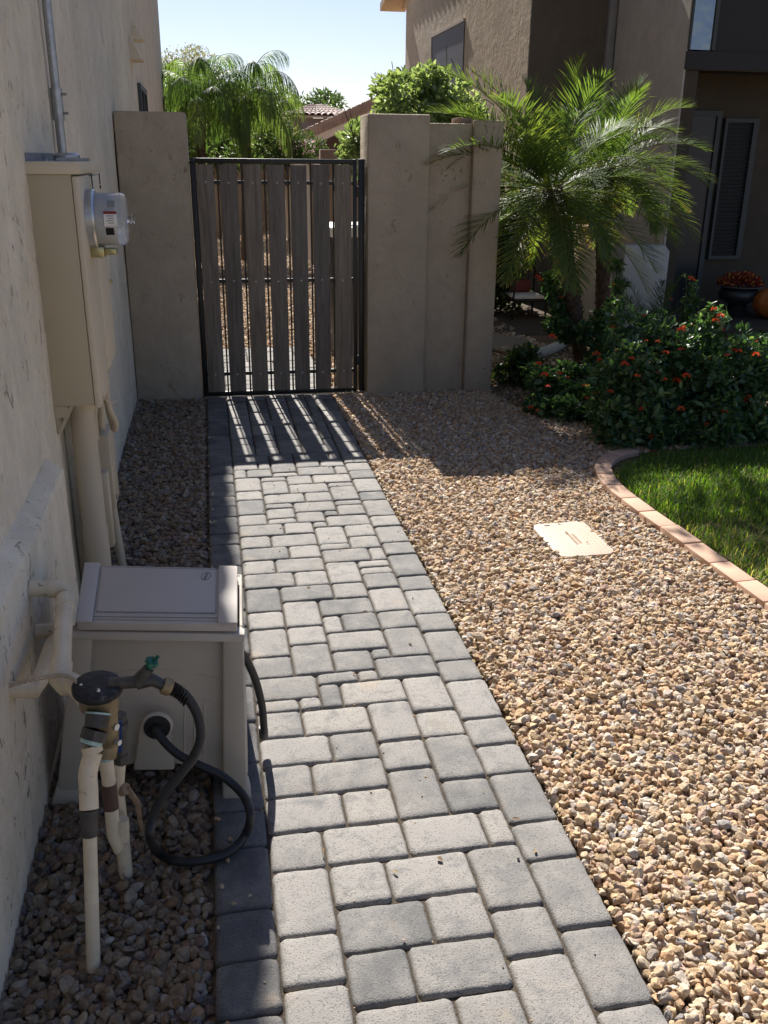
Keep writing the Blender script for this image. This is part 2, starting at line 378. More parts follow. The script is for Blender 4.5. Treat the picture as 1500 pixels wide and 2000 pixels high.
def clump_blobs(c, R_, n, r, seed=0, flat=.8):
    g = np.random.default_rng(seed); out = []
    for _ in range(n):
        u = unit(g.normal(size=3)); q = np.array(c) + u * np.array(R_) * g.random() ** .4; s = r * g.uniform(.6, 1.3)
        out.append((*q, s, s, s * flat))
    return out
exec_order = []

# ------------------------------------------------------------ ground structures
PXL, PXR = -0.072, 0.817
def sheet(name, pts, mat, z):
    mb = MB(); mb.add([(x, y, z) for x, y in pts], [tuple(range(len(pts)))]); o = mb.build(name, mat); tag(o, kind='structure'); return o
sheet('ground', [(-600, -600), (600, -600), (600, 600), (-600, 600)], M_ground, -.09)
# kerb line (pixels -> ground)
OUT = [onZ(*p).xy for p in [(1228, 884), (1185, 890), (1163, 905), (1165, 930), (1184, 958), (1240, 1000), (1290, 1035), (1330, 1065), (1370, 1090), (1410, 1125), (1475, 1172)]]
INN = [onZ(*p).xy for p in [(1240, 889), (1210, 893), (1200, 905), (1205, 932), (1233, 957), (1275, 985), (1316, 1014), (1358, 1047), (1405, 1081), (1455, 1123)]]
OUTS = [Vector((4.6, 4.95)), Vector((3.3, 4.93))] + [Vector((2.62, 4.94)), Vector((2.30, 4.88)), Vector((2.09, 4.70)), Vector((2.0, 4.49)), Vector((1.965, 4.25)), Vector((1.97, 3.93)), Vector((1.985, 3.69)), Vector((1.995, 3.49)), Vector((2.005, 3.29)), Vector((2.015, 3.09)), Vector((2.025, 2.88)), Vector((2.03, 2.66)), Vector((2.035, 2.45)), Vector((2.04, 1.9)), Vector((2.05, .5))]
sheet('gravel_bed', [(-.56, 0), (4.5, 0), (4.5, 7.6), (1.98, 7.6), (1.98, 6.4), (1.2, 6.4), (1.2, 22.8), (-.56, 22.8)], M_under, -.035)
sheet('rear_gravel_bed', [(1.2, 6.85), (5, 6.85), (5, 22.8), (1.2, 22.8)], M_under, -.037)
sheet('garden_soil', [(1.98, 4.95), (6.2, 4.95), (6.2, 8.7), (2.0, 8.7)], M_soil, -.012)
sheet('lawn_base', [(v.x + .05, v.y - (.04 if v.y > 4.8 else 0)) for v in OUTS] + [(6.5, .5), (6.5, 4.9)], M_turf, -.008)
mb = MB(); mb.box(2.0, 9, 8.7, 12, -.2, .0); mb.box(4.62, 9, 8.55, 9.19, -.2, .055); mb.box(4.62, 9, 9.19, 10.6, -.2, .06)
tag(mb.build('patio', m_sand('shade_toned_flagstone', (.075, .058, .043), (.11, .085, .063), 90, .3), bevel=.01), kind='structure')  # flagstone colour lowered to stand in for shade under the roof
# flagstone slab lit beside wall end
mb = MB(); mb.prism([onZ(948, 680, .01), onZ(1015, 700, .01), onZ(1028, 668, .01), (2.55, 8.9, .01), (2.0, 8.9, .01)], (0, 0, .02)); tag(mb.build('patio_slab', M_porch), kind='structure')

# ------------------------------------------------------------ pavers
U = .0686
def r_(scale, ox, oy, items): return [(k, ox + x * scale, oy + y * scale) for k, x, y in items]
PAV = []
PAV += r_(.6133, 400, 1750, [('S', 345, 205), ('T', 370, 392), ('S', 570, 260), ('W', 830, 225), ('S', 1035, 115), ('T', 1125, 325), ('W', 650, 405), ('S', 925, 375)])
PAV += r_(.48, 400, 1550, [('W', 410, 65), ('S', 680, 50), ('W', 660, 185), ('W', 985, 150), ('V', 1190, 130), ('S', 375, 215), ('T', 390, 400), ('S', 645, 355), ('W', 930, 320), ('T', 1240, 335), ('W', 730, 490), ('S', 1045, 475)])
PAV += r_(.4, 440, 1350, [('S', 285, 130), ('W', 550, 120), ('T', 830, 125), ('S', 1050, 140), ('W', 345, 265), ('S', 630, 240), ('S', 885, 290), ('T', 1120, 305), ('S', 310, 415), ('W', 610, 390), ('T', 950, 480), ('S', 1200, 490)])
PAV += r_(1 / 3, 440, 1200, [('T', 265, 180), ('S', 490, 135), ('W', 785, 175), ('T', 1060, 130), ('S', 285, 325), ('T', 525, 280), ('S', 770, 295), ('W', 1060, 275), ('W', 385, 455), ('V', 625, 440), ('W', 865, 425), ('T', 1190, 440)])
PAV += r_(.29333, 440, 1050, [('W', 275, 120), ('S', 545, 100), ('W', 815, 130), ('V', 1030, 115), ('S', 235, 205), ('W', 515, 190), ('T', 805, 247), ('H', 1005, 190), ('S', 1030, 255), ('W', 305, 290), ('S', 600, 275), ('W', 555, 375), ('S', 845, 360), ('T', 1085, 380), ('T', 260, 425), ('T', 530, 520), ('W', 830, 470), ('S', 1140, 515), ('S', 280, 560), ('V', 735, 590), ('S', 910, 580)])
PAV += r_(.26667, 400, 890, [('S', 305, 83), ('V', 445, 80), ('T', 585, 90), ('S', 760, 68), ('S', 940, 58), ('V', 265, 135), ('S', 410, 130), ('H', 605, 138), ('W', 825, 115), ('V', 1005, 108), ('T', 325, 215), ('H', 515, 175), ('S', 700, 185), ('W', 945, 175), ('T', 525, 240), ('W', 770, 248), ('T', 1015, 255), ('S', 340, 298), ('W', 590, 320), ('S', 840, 308), ('H', 1040, 318), ('T', 345, 388), ('H', 555, 375), ('W', 810, 375), ('S', 1065, 368), ('S', 565, 430), ('S', 785, 455), ('W', 1050, 445), ('S', 360, 480), ('H', 580, 488), ('W', 425, 555), ('S', 705, 540), ('T', 925, 550), ('S', 1130, 520), ('S', 385, 640), ('W', 670, 625), ('S', 965, 655), ('T', 1180, 625)])
SZ = {'S': (2, 2), 'W': (3, 2), 'T': (2, 3), 'V': (1, 2), 'H': (2, 1)}
IX0 = .0645; Y0 = .0
NROW = 122
occ = np.full((9, NROW), -1); rects = []
def put(ix, iy, w_, d_):
    if ix < 0 or iy < 0 or ix + w_ > 9 or iy + d_ > NROW or (occ[ix:ix + w_, iy:iy + d_] >= 0).any(): return False
    occ[ix:ix + w_, iy:iy + d_] = len(rects); rects.append((IX0 + ix * U, Y0 + iy * U, w_ * U, d_ * U)); return True
miss = 0
for k, px, py in PAV:
    w_, d_ = SZ[k]; g = onZ(px, py); ix = round((g.x - IX0) / U - w_ / 2); fy = (g.y - Y0) / U - d_ / 2
    iy = round(fy); alt = iy + (1 if fy > iy else -1)
    if not (put(ix, iy, w_, d_) or put(ix, alt, w_, d_) or put(ix, 2 * iy - alt, w_, d_)): miss += 1
print('pavers not placed', miss, 'of', len(PAV))
for iy in range(NROW):
    for ix in range(9):
        if occ[ix, iy] < 0:
            opts = ['W', 'W', 'S', 'S', 'T', 'T']; rnd.shuffle(opts)
            for k in opts + ['S', 'T', 'W', 'V', 'H']:
                if put(ix, iy, *SZ[k]): break
            else:
                put(ix, iy, 1, 1)
def border(x0, ys, lo, hi, seed):
    g = random.Random(seed); ys = sorted(ys); out = []
    y = ys[0]
    while y > lo: y -= g.choice([2, 3, 3]) * U; out.append(y)
    y = ys[-1]
    while y < hi: y += g.choice([2, 2, 3]) * U; out.append(y)
    ys = sorted(out + ys); full = [ys[0]]
    for b in ys[1:]:
        while b - full[-1] > .30: full.append(full[-1] + g.choice([2, 3, 3]) * U)
        if b - full[-1] > .235: full.append((full[-1] + b) / 2)
        if b - full[-1] > .06: full.append(b)
        else: full[-1] = b
    ys = full
    for a, b in zip(ys[:-1], ys[1:]):
        if b - a > .03: rects.append((x0, a, 2 * U, b - a))
rj = [onZ(400 + x * .26667, 890 + y * .26667).y for x, y in [(1130, 105), (1160, 165), (1200, 258), (1240, 320), (1300, 435), (1345, 510), (1400, 632)]] + \
     [onZ(440 + x * .29333, 1050 + y * .29333).y for x, y in [(1170, 107), (1240, 248), (1290, 342), (1370, 498), (1440, 612)]] + \
     [onZ(440 + x / 3, 1200 + y / 3).y for x, y in [(1340, 262), (1400, 382)]] + [onZ(440 + x * .4, 1350 + y * .4).y for x, y in [(1265, 125), (1325, 253), (1390, 395)]] + [1.854, 1.715, 1.498, 1.288]
lj = [onZ(400 + 120 * .26667, 890 + y * .26667).y for y in (48, 137, 200, 298, 372, 450, 572, 650)] + [2.023, 1.884, 1.675, 1.53]
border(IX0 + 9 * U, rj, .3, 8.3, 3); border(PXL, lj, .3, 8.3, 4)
def build_pavers():
    V = []; Fq = []; T = []; g = random.Random(5); o = 0
    for (x, y, w_, d_) in rects:
        gap = .0020; x0, x1, y0, y1 = x + gap, x + w_ - gap, y + gap, y + d_ - gap
        rc = min(.0145, w_ * .2); nseg = 4
        loop = []
        for cx, cy, a0 in ((x1 - rc, y1 - rc, 0), (x0 + rc, y1 - rc, 90), (x0 + rc, y0 + rc, 180), (x1 - rc, y0 + rc, 270)):
            for k in range(nseg + 1):
                a = math.radians(a0 + 90 * k / nseg); loop.append([cx + rc * math.cos(a), cy + rc * math.sin(a)])
        L = []
        for i in range(len(loop)):
            a, b = loop[i], loop[(i + 1) % len(loop)]; L.append(a)
            if math.dist(a, b) > .03:
                m = max(2, int(math.dist(a, b) / .02))
                for k in range(1, m): L.append([a[0] + (b[0] - a[0]) * k / m, a[1] + (b[1] - a[1]) * k / m])
        L = np.array(L); n = len(L); cx, cy = (x0 + x1) / 2, (y0 + y1) / 2
        L += np.array([[g.gauss(0, .0007), g.gauss(0, .0007)] for _ in range(n)])
        dv = np.array([cx, cy]) - L; hw = np.array([(x1 - x0) / 2, (y1 - y0) / 2])
        zt = g.gauss(0, .0013); tx, ty = g.gauss(0, .008), g.gauss(0, .008)
        rings = []
        for ins, z in ((0, -.035), (0, -.012), (.0020, -.0066), (.0050, -.0026), (.0095, -.0006), (.024, .0002)):
            q = L + np.clip(dv, -hw, hw) / hw * ins
            zz = z + zt + (q[:, 0] - cx) * tx + (q[:, 1] - cy) * ty
            if z > -.02: zz = zz + np.array([g.gauss(0, .00035) for _ in range(n)])
            rings.append(np.column_stack([q, zz]))
        c = np.array([[cx, cy, .0012 + zt]])
        V.append(np.concatenate(rings + [c]))
        for r in range(5):
            for i in range(n): Fq.append((o + r * n + i, o + r * n + (i + 1) % n, o + (r + 1) * n + (i + 1) % n, o + (r + 1) * n + i))
        for i in range(0, n): Fq.append((o + 5 * n + i, o + 5 * n + (i + 1) % n, o + 6 * n, o + 6 * n))
        t = min(.93, max(.12, g.gauss(.54, .22))) if x > .05 else min(1, max(0, g.gauss(.18, .09))); T += [t] * (6 * n + 1); o += 6 * n + 1  # left border gets darker tints: house shade painted into those pavers
    me = bpy.data.meshes.new('paver_path'); me.from_pydata(np.concatenate(V).tolist(), [], [f if f[2] != f[3] else f[:3] for f in Fq])
    a = me.attributes.new('tint', 'FLOAT', 'POINT'); a.data.foreach_set('value', T)
    me.polygons.foreach_set('use_smooth', [True] * len(me.polygons))
    ob = link('paver_path', me, M_paver); tag(ob, kind='structure')
build_pavers()
sheet('path_joint_sand', [(PXL + .004, .1), (PXR - .004, .1), (PXR - .004, 8.35), (PXL + .004, 8.35)], M_joint  , -.0125)

# ------------------------------------------------------------ gravel
def rock_variants(n=14):
    col = bpy.data.collections.new('stone_shapes'); g = np.random.default_rng(3)
    for i in range(n):
        bm = bmesh.new(); bmesh.ops.create_icosphere(bm, subdivisions=4, radius=1)
        P = np.array([v.co[:] for v in bm.verts])
        for _ in range(11):
            nn = unit(g.normal(size=3)); d = g.uniform(.55, .86); q = P @ nn; m = q > d; P[m] -= np.outer(q[m] - d, nn) * .93
        ph = g.uniform(0, 6, (4, 3)); fr = g.uniform(2.5, 6, (4, 3))
        for a, b in zip(ph, fr): P *= (1 + .028 * np.sin(P @ b + a[0]))[:, None]
        P *= g.uniform(.82, 1.12, 3) * np.array([1.12, .95, .78])
        for v, p in zip(bm.verts, P): v.co = p * .5
        me = bpy.data.meshes.new('stone'); bm.to_mesh(me); bm.free()
        me.polygons.foreach_set('use_smooth', [True] * len(me.polygons)); me.set_sharp_from_angle(angle=math.radians(32))
        me.materials.append(M_rock); o = bpy.data.objects.new('stone_shape', me); col.objects.link(o)
    return col
ROCKS = rock_variants()
def gn_instances(col):
    ng = bpy.data.node_groups.new('scatter_stones', 'GeometryNodeTree')
    ng.interface.new_socket('Geometry', in_out='INPUT', socket_type='NodeSocketGeometry'); ng.interface.new_socket('Geometry', in_out='OUTPUT', socket_type='NodeSocketGeometry')
    gi = ng.nodes.new('NodeGroupInput'); go = ng.nodes.new('NodeGroupOutput')
    ci = ng.nodes.new('GeometryNodeCollectionInfo'); ci.inputs[0].default_value = col; ci.inputs[1].default_value = True; ci.inputs[2].default_value = True
    ip = ng.nodes.new('GeometryNodeInstanceOnPoints'); ip.inputs['Pick Instance'].default_value = True
    def attr(n, ty):
        a = ng.nodes.new('GeometryNodeInputNamedAttribute'); a.data_type = ty; a.inputs[0].default_value = n; return a.outputs[0]
    L = ng.links.new
    L(gi.outputs[0], ip.inputs['Points']); L(ci.outputs[0], ip.inputs['Instance']); L(attr('idx', 'INT'), ip.inputs['Instance Index'])
    er = ng.nodes.new('FunctionNodeEulerToRotation'); L(attr('rot', 'FLOAT_VECTOR'), er.inputs[0]); L(er.outputs[0], ip.inputs['Rotation'])
    L(attr('scl', 'FLOAT_VECTOR'), ip.inputs['Scale']); L(ip.outputs[0], go.inputs[0]); return ng
NG = gn_instances(ROCKS)
PAL = np.array([(.50, .37, .225), (.56, .44, .30), (.60, .50, .37), (.44, .33, .22), (.52, .345, .21), (.64, .56, .46), (.45, .39, .33), (.38, .27, .20), (.36, .34, .33), (.50, .36, .29), (.68, .62, .53), (.57, .42, .26)])
PPW = np.array([.14, .17, .13, .09, .1, .09, .06, .05, .035, .05, .035, .05]); PPW /= PPW.sum()
def inside(px, py, poly):
    r = np.zeros(len(px), bool); n = len(poly); j = n - 1
    for i in range(n):
        xi, yi = poly[i]; xj, yj = poly[j]
        c = ((yi > py) != (yj > py)) & (px < (xj - xi) * (py - yi) / (yj - yi + 1e-12) + xi); r ^= c; j = i
    return r
def scatter(name, poly, layers, excl=(), label='', seed=1, size=.025, dark=1.0, holes=()):
    g = np.random.default_rng(seed); poly = [tuple(p) for p in poly]
    xs = [p[0] for p in poly]; ys = [p[1] for p in poly]; X = []; Yv = []; Z = []; Sc = []
    for sp, z, smul, keep in layers:
        gx, gy = np.meshgrid(np.arange(min(xs), max(xs), sp), np.arange(min(ys), max(ys), sp)); gx = gx.ravel() + g.uniform(-.48, .48, gx.size) * sp; gy = gy.ravel() + g.uniform(-.48, .48, gy.size) * sp
        m = inside(gx, gy, poly) & (g.random(gx.size) < keep)
        for (a, b, c_, d_) in excl: m &= ~((gx > a) & (gx < b) & (gy > c_) & (gy < d_))
        for h in holes: m &= ~inside(gx, gy, h)
        gx, gy = gx[m], gy[m]; s = size * smul * np.exp(np.clip(g.normal(0, .26, len(gx)), -.6, .42))
        X.append(gx); Yv.append(gy); Sc.append(s); Z.append(z + g.normal(0, .0028, len(gx)) + .006 * np.sin(gx * 2.3 + 1) * np.sin(gy * 1.7))
    X = np.concatenate(X); Yv = np.concatenate(Yv); Z = np.concatenate(Z); Sc = np.concatenate(Sc); N = len(X)
    me = bpy.data.meshes.new(name); me.vertices.add(N); me.vertices.foreach_set('co', np.column_stack([X, Yv, Z]).astype(np.float32).ravel())
    a = me.attributes.new('idx', 'INT', 'POINT'); a.data.foreach_set('value', g.integers(0, 14, N).astype(np.int32))
    a = me.attributes.new('rot', 'FLOAT_VECTOR', 'POINT'); a.data.foreach_set('vector', np.column_stack([g.normal(0, .6, N) + np.pi * (g.random(N) < .5), g.normal(0, .6, N), g.uniform(0, 6.283, N)]).astype(np.float32).ravel())
    sc = Sc[:, None] * g.uniform(.82, 1.2, (N, 3)); a = me.attributes.new('scl', 'FLOAT_VECTOR', 'POINT'); a.data.foreach_set('vector', sc.astype(np.float32).ravel())
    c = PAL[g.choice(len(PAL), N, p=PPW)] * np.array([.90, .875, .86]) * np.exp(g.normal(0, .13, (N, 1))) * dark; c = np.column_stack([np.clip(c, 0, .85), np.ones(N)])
    a = me.attributes.new('rc', 'FLOAT_COLOR', 'POINT'); a.data.foreach_set('color', c.astype(np.float32).ravel())
    o = bpy.data.objects.new(name, me); COL.objects.link(o); md = o.modifiers.new('stones', 'NODES'); md.node_group = NG
    tag(o, label, 'gravel', kind='stuff'); print(name, N); return o
KO = [(v.x, v.y) for v in OUTS if v.y < 4.94]
polyR = [(PXR + .012, .85)] + [(PXR + .012, 6.62), (1.98, 6.5), (2.02, 6.0), (2.35, 5.6), (3.2, 5.15), (3.4, 4.95)] + KO[:-1] + [(2.05, .85)]
MC = [onZ(1042, 1028), onZ(1130, 1022), onZ(1206, 1080), onZ(1093, 1090)]
hole = [(MC[0].x - .004, MC[0].y), (MC[2].x - .03, MC[0].y - .005), (MC[2].x - .02, MC[2].y + .01), (MC[0].x - .004, MC[2].y)]
scatter('gravel', polyR, [(.0175, -.020, 1.0, 1), (.0170, -.010, .88, .95), (.027, -.002, .95, .55)], label='tan crushed gravel between the grey path and the salmon kerb', seed=1, holes=[hole])
scatter('gravel', [(-.56, .9), (PXL - .012, .9), (PXL - .012, 6.62), (-.56, 6.62)], [(.019, -.028, 1.1, 1), (.0185, -.016, .98, .95), (.030, -.006, 1.05, .5)], label='shaded brown gravel strip between the grey path and the house wall', seed=2, dark=.55)  # stone colours darkened here to deepen the shade beside the house
scatter('gravel', [(-.56, 6.75), (PXL - .012, 6.75), (PXL - .012, 8.35), (PXR + .012, 8.35), (PXR + .012, 6.95), (3.0, 6.95), (3.0, 22.7), (-.56, 22.7)], [(.034, -.024, 1.5, 1), (.045, -.008, 1.4, .6)], label='sunlit gravel yard seen through the gate slits', seed=3)
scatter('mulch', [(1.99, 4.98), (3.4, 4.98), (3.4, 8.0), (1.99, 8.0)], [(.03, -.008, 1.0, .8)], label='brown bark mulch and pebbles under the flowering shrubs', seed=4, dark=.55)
scatter('gravel', [(PXL + .002, .9), (PXL + .055, .9), (PXL + .03, 4), (PXL + .002, 6.5)], [(.03, .007, .62, .16)], label='few loose stones strayed onto the left edge of the grey path', seed=6)
scatter('gravel', [(PXL, .9), (PXR, .9), (PXR, 6), (PXL, 6)], [(.06, .001, .22, .16)], label='tiny grit specks scattered over the grey paver path', seed=8)
# ------------------------------------------------------------ lid in gravel
t = thing('utility_cover', (1.55, 3.65, 0), 'cream plastic utility cover lying flush in the tan gravel', 'utility cover')
x0, x1, y0, y1 = MC[0].x - .012, MC[2].x - .01, MC[2].y - .015, MC[0].y + .012
poly = []
for cx, cy, a0 in ((x1 - .045, y1 - .045, 0), (x0 + .045, y1 - .045, 90), (x0 + .045, y0 + .045, 180), (x1 - .045, y0 + .045, 270)):
    for k in range(6): a = math.radians(a0 + 18 * k); poly.append((cx + .045 * math.cos(a), cy + .045 * math.sin(a), -.03))
MB().prism(poly, (0, 0, .036)).build('lid', M_plate, t, bevel=.002)
mb = MB()
for i in range(13):
    for j in range(19):
        X = x0 + .02 + i * .018; Yy = y0 + .03 + j * .018
        if X < x1 - .02 and Yy < y1 - .02 and not (.10 < X - x0 < .17 and .1 < Yy - y0 < .28): mb.box(X, X + .008, Yy, Yy + .004, .0061, .0067)
mb.build('tread', M_plate, t)
mb = MB()
for i, (dx, n) in enumerate(((.125, 9), (.145, 7))):
    for k in range(n): mb.box(x0 + dx, x0 + dx + .012, y0 + .12 + k * .0165 + i * .01, y0 + .12 + k * .0165 + .011 + i * .01, .0061, .0070)
mb.build('worn_marking', M_platem, t)
mb = MB(); mb.box(x0 + .06, x0 + .085, y1 - .035, y1 - .02, .0061, .0068); mb.build('lift_slot', M_dark, t)

# ------------------------------------------------------------ kerb
t = thing('brick_kerb', (2.0, 3.6, 0), 'curved salmon brick kerb between the gravel and the lawn', 'kerb')
cl = spline([Vector((v.x, v.y, 0)) for v in OUTS], 24)
cum = [0]
for a, b in zip(cl[:-1], cl[1:]): cum.append(cum[-1] + (b - a).length)
def at_s(s):
    for i in range(1, len(cl)):
        if cum[i] >= s: f = (s - cum[i - 1]) / max(1e-6, cum[i] - cum[i - 1]); return cl[i - 1].lerp(cl[i], f)
    return cl[-1]
s = 2.22; g = random.Random(2)
while s < cum[-1] - .25:
    ln = .20 + g.uniform(-.012, .012); a, b, m_ = at_s(s + .004), at_s(s + ln - .004), at_s(s + ln / 2); mb = MB(); vs = []
    for p, q in ((a, m_), (m_, b)): pass
    def nrm(p0, p1): d = (p1 - p0).normalized(); return Vector((-d.y, d.x, 0))
    na = nrm(at_s(max(0, s - .03)), at_s(s + .03)); nb = nrm(at_s(s + ln - .03), at_s(s + ln + .03)); nm = nrm(a, b); wv = .093; z1 = .020 + g.gauss(0, .0015)
    ring = [a, m_, b, b + nb * wv, m_ + nm * wv, a + na * wv]
    mb.prism([(p.x, p.y, -.08) for p in ring], (0, 0, .08 + z1)); mb.build('brick', M_brick, t, bevel=.005); s += ln
KTOP = True

# ------------------------------------------------------------ left house
XW, XB = -.555, -.503
t = thing('stucco_house', (-.6, 3, 0), 'tan stucco house wall along the left side of the path', 'house')
mb = MB()
# wall face as a fine grid with gentle trowel relief
ny, nz = 260, 90
Yg = np.concatenate([np.linspace(-1.2, 6.6, 200), np.linspace(6.7, 16.1, 61)]); Zg = np.linspace(-.1, 5.6, nz)
YY, ZZ = np.meshgrid(Yg, Zg, indexing='ij')
XX = XW + .0035 * np.sin(YY * 3.1 + np.sin(ZZ * 2.2)) * np.sin(ZZ * 2.7 + 1) + .0015 * np.sin(YY * 11 + ZZ * 5) * np.sin(ZZ * 9 + YY)
V = np.stack([XX, YY, ZZ], -1).reshape(-1, 3); i, j = np.meshgrid(np.arange(len(Yg) - 1), np.arange(nz - 1), indexing='ij')
Fc = np.stack([i * nz + j, (i + 1) * nz + j, (i + 1) * nz + j + 1, i * nz + j + 1], -1).reshape(-1, 4)
npmesh('wall', V, Fc, M_wall, t, smooth=True)
mb = MB(); mb.box(-7, XW - .03, -1.2, 16.1, -.1, 5.6); mb.box(-7, XW, 16.1, 16.13, -.1, 5.6); mb.build('end_wall', M_wall, t)
mb = MB()  # lower bulge with sloped cap
prof = [(XB, -.1), (XB, .18), (XB, .40), (XB, .634), (XB - .0015, .642), (XB - .006, .648), (XW - .02, .694), (XW - .02, -.1)]
ys = [-1.2 + .1 * k for k in range(43)]
ys = [y for y in ys if y < 3.0] + [3.0]
vs = []; n = len(prof)
for y in ys:
    for (x, z) in prof: vs.append((x + (.002 * math.sin(y * 9 + z * 6) if x > XW else 0), y, z + (.003 * math.sin(y * 7) if z > .5 else 0)))
fs = [(i * n + k, i * n + (k + 1) % n, (i + 1) * n + (k + 1) % n, (i + 1) * n + k) for i in range(len(ys) - 1) for k in range(n)] + [tuple((len(ys) - 1) * n + k for k in range(n))]
mb.add(vs, fs); mb.build('wall_plinth', M_plinth, t, smooth=True, angle=35)
# tiled roof eave
def tile_roof(p00, p10, p01, p11, rows, cols, amp=.03, mat=M_tile, name='roof', parent=None, thick=.10, per=8):
    p00, p10, p01, p11 = map(Vector, (p00, p10, p01, p11)); nrm_ = (p10 - p00).cross(p01 - p00).normalized()
    if nrm_.z < 0: nrm_ = -nrm_
    nu = cols * per + 1; vs = []; fs = []
    zl = []
    for r in range(rows): zl += [(r / rows, .022), ((r + 1) / rows - 1e-4, 0.0)]
    for v, lift in zl:
        for k in range(nu):
            u = k / (nu - 1); a = p00.lerp(p10, u); b = p01.lerp(p11, u); q = a.lerp(b, v)
            vs.append(q + nrm_ * (abs(math.sin(math.pi * u * cols)) ** .8 * amp + lift))
    m = len(zl); fs = [(i * nu + k, i * nu + k + 1, (i + 1) * nu + k + 1, (i + 1) * nu + k) for i in range(m - 1) for k in range(nu - 1)]
    mb = MB(); mb.add(vs, fs)
    mb.cur = 1; mb.hexa([p00 - nrm_ * thick, p10 - nrm_ * thick, p11 - nrm_ * thick, p01 - nrm_ * thick, p00, p10, p11, p01])
    return mb.build(name, [mat, M_fascian], parent)
EX = -.293
tile_roof((EX, -1.6, 5.3), (EX, 16.6, 5.3), (-3.5, -1.6, 6.7), (-3.5, 16.6, 6.7), 8, 60, parent=t, amp=.05)
mb = MB(); mb.box(XW - .3, EX - .02, -1.5, 16.5, 5.14, 5.19); mb.build('soffit', M_wall, t)
# two small vent hoods and far window
for (yy, zz) in ((9.25, 2.60), (8.85, 2.43)):
    mb = MB(); x = XW - .01; a = .15 if zz < 2.5 else .11
    mb.prism([(x, yy - a, zz + a), (x, yy - a, zz - a * .6), (x + .11, yy - a, zz - a * .6)], (0, 2 * a, 0)); mb.build('vent_hood', M_cabl if zz < 2.5 else M_wall, t)
f = MB(); y0, y1 = 9.4, 10.45; f.box(XW - .02, XW + .03, y0, y0 + .06, 1.2, 2.16); f.box(XW - .02, XW + .03, y1 - .06, y1, 1.2, 2.16); f.box(XW - .02, XW + .03, y0, y1, 2.162, 2.21); f.box(XW - .02, XW + .028, (y0 + y1) / 2 - .02, (y0 + y1) / 2 + .02, 1.2, 2.16)
wf = f.build('window', M_trim, t); MB().box(XW - .02, XW + .008, y0 + .06, y1 - .06, 1.2, 2.16).build('pane', M_win, wf)
# repair patch above cabinet
mb = MB(); mb.box(XW - .01, XW + .004, 3.27, 3.86, 1.5, 1.605); mb.build('patch', m_plain('grey_mortar', (.24, .235, .23), .9, 0, .2, 14, .4, 60), t)

# ------------------------------------------------------------ electric cabinet
t = thing('electric_cabinet', (-.48, 3.5, .79), 'tall tan electric service cabinet with round glass meter on the house wall', 'electric cabinet')
CX1 = -.397; CY0, CY1 = 3.26, 3.88; CZ0, CZ1 = .788, 1.572
mb = MB(); mb.box(XW - .01, CX1 - .022, CY0, CY1, CZ0, CZ1 - .002); mb.build('body', M_cab, t, bevel=.004)
mb = MB(); mb.box(XW - .005, CX1 + .006, CY0 - .006, CY1 + .006, CZ1, CZ1 + .007); mb.box(XW - .005, CX1 + .006, CY0 - .0065, CY0 - .0035, CZ1 - .03, CZ1 + .001); mb.box(CX1 + .0035, CX1 + .0065, CY0 - .0064, CY1 + .006, CZ1 - .03, CZ1 + .001); mb.build('top_flange', M_cabl, t, bevel=.002)
mb = MB(); mb.box(CX1 - .021, CX1, CY0 - .003, CY0 + .30, CZ0 - .008, CZ1 - .035); mb.build('meter_panel', M_cabl, t, bevel=.006)
mb = MB(); mb.box(CX1 - .021, CX1 + .004, CY0 + .305, CY1, CZ0 + .06, CZ1 - .04); mb.build('door', M_cabl, t, bevel=.005)
for yy in (CY0 + .32, CY1 - .04):
    mb = MB(); mb.box(CX1 + .0042, CX1 + .0075, yy, yy + .008, CZ1 - .075, CZ1 - .035); mb.box(CX1 + .0042, CX1 + .0085, yy - .002, yy + .010, CZ1 - .09, CZ1 - .078); mb.build('hasp', M_dark, t)
mb = MB(); mb.lathe([(.045, 0), (.045, .018), (.036, .026)], (-.47, 3.60, CZ1 + .0085)); mb.box(-.50, -.40, 3.55, 3.66, CZ1 + .0075, CZ1 + .018); mb.build('hub', M_galv, t, smooth=True)
# meter
MC_ = onY(176, 428, 3.42); my, mz = 3.42, MC_.z; mx = CX1
mt = MB().lathe([(.093, -.004), (.098, .0), (.098, .022), (.092, .028), (.088, .028)], (mx + .001, my, mz), (1, 0, 0), 48).build('meter', M_zinc, t, smooth=True)
MB().lathe([(.082, .0), (.082, .060), (.078, .068)], (mx + .029, my, mz), (1, 0, 0), 48).build('meter_body', M_grey, mt, smooth=True)
g_ = MB(); g_.lathe([(.0865, .0), (.086, .082), (.081, .094), (.068, .100), (.012, .101), (.012, .108), (.016, .109), (.016, .113), (.011, .114), (.011, .118), (.0155, .119), (.0155, .124), (.004, .125)], (mx + .029, my, mz), (1, 0, 0), 48)
g_.build('glass_cover', M_glass, mt, smooth=True)
def arcpatch(mb, r, a0, a1, h0, h1, n=8):
    vs = []
    for k in range(n + 1):
        a = math.radians(a0 + (a1 - a0) * k / n)
        for h in (h0, h1): vs.append((mx + .029 + h, my - r * math.cos(a), mz + r * math.sin(a)))
    mb.add(vs, [(2 * k, 2 * k + 1, 2 * k + 3, 2 * k + 2) for k in range(n)]); return mb
arcpatch(MB(), .0870, -12, 20, .030, .072).build('label_plate', M_white, mt)
arcpatch(MB(), .0874, 14, 20, .030, .072).build('label_band', M_red, mt)
mb = MB()
for k in range(4): arcpatch(mb, .0874, 9 - k * 5, 11 - k * 5, .038 + .005 * (k % 2), .062, 2)
mb.build('label_print', M_print, mt)
arcpatch(MB(), .0870, 30, 46, .045, .066).build('faint_label', M_print, mt)
arcpatch(MB(), .0829, -34, -16, .032, .059).build('display_slot', M_dark, mt)
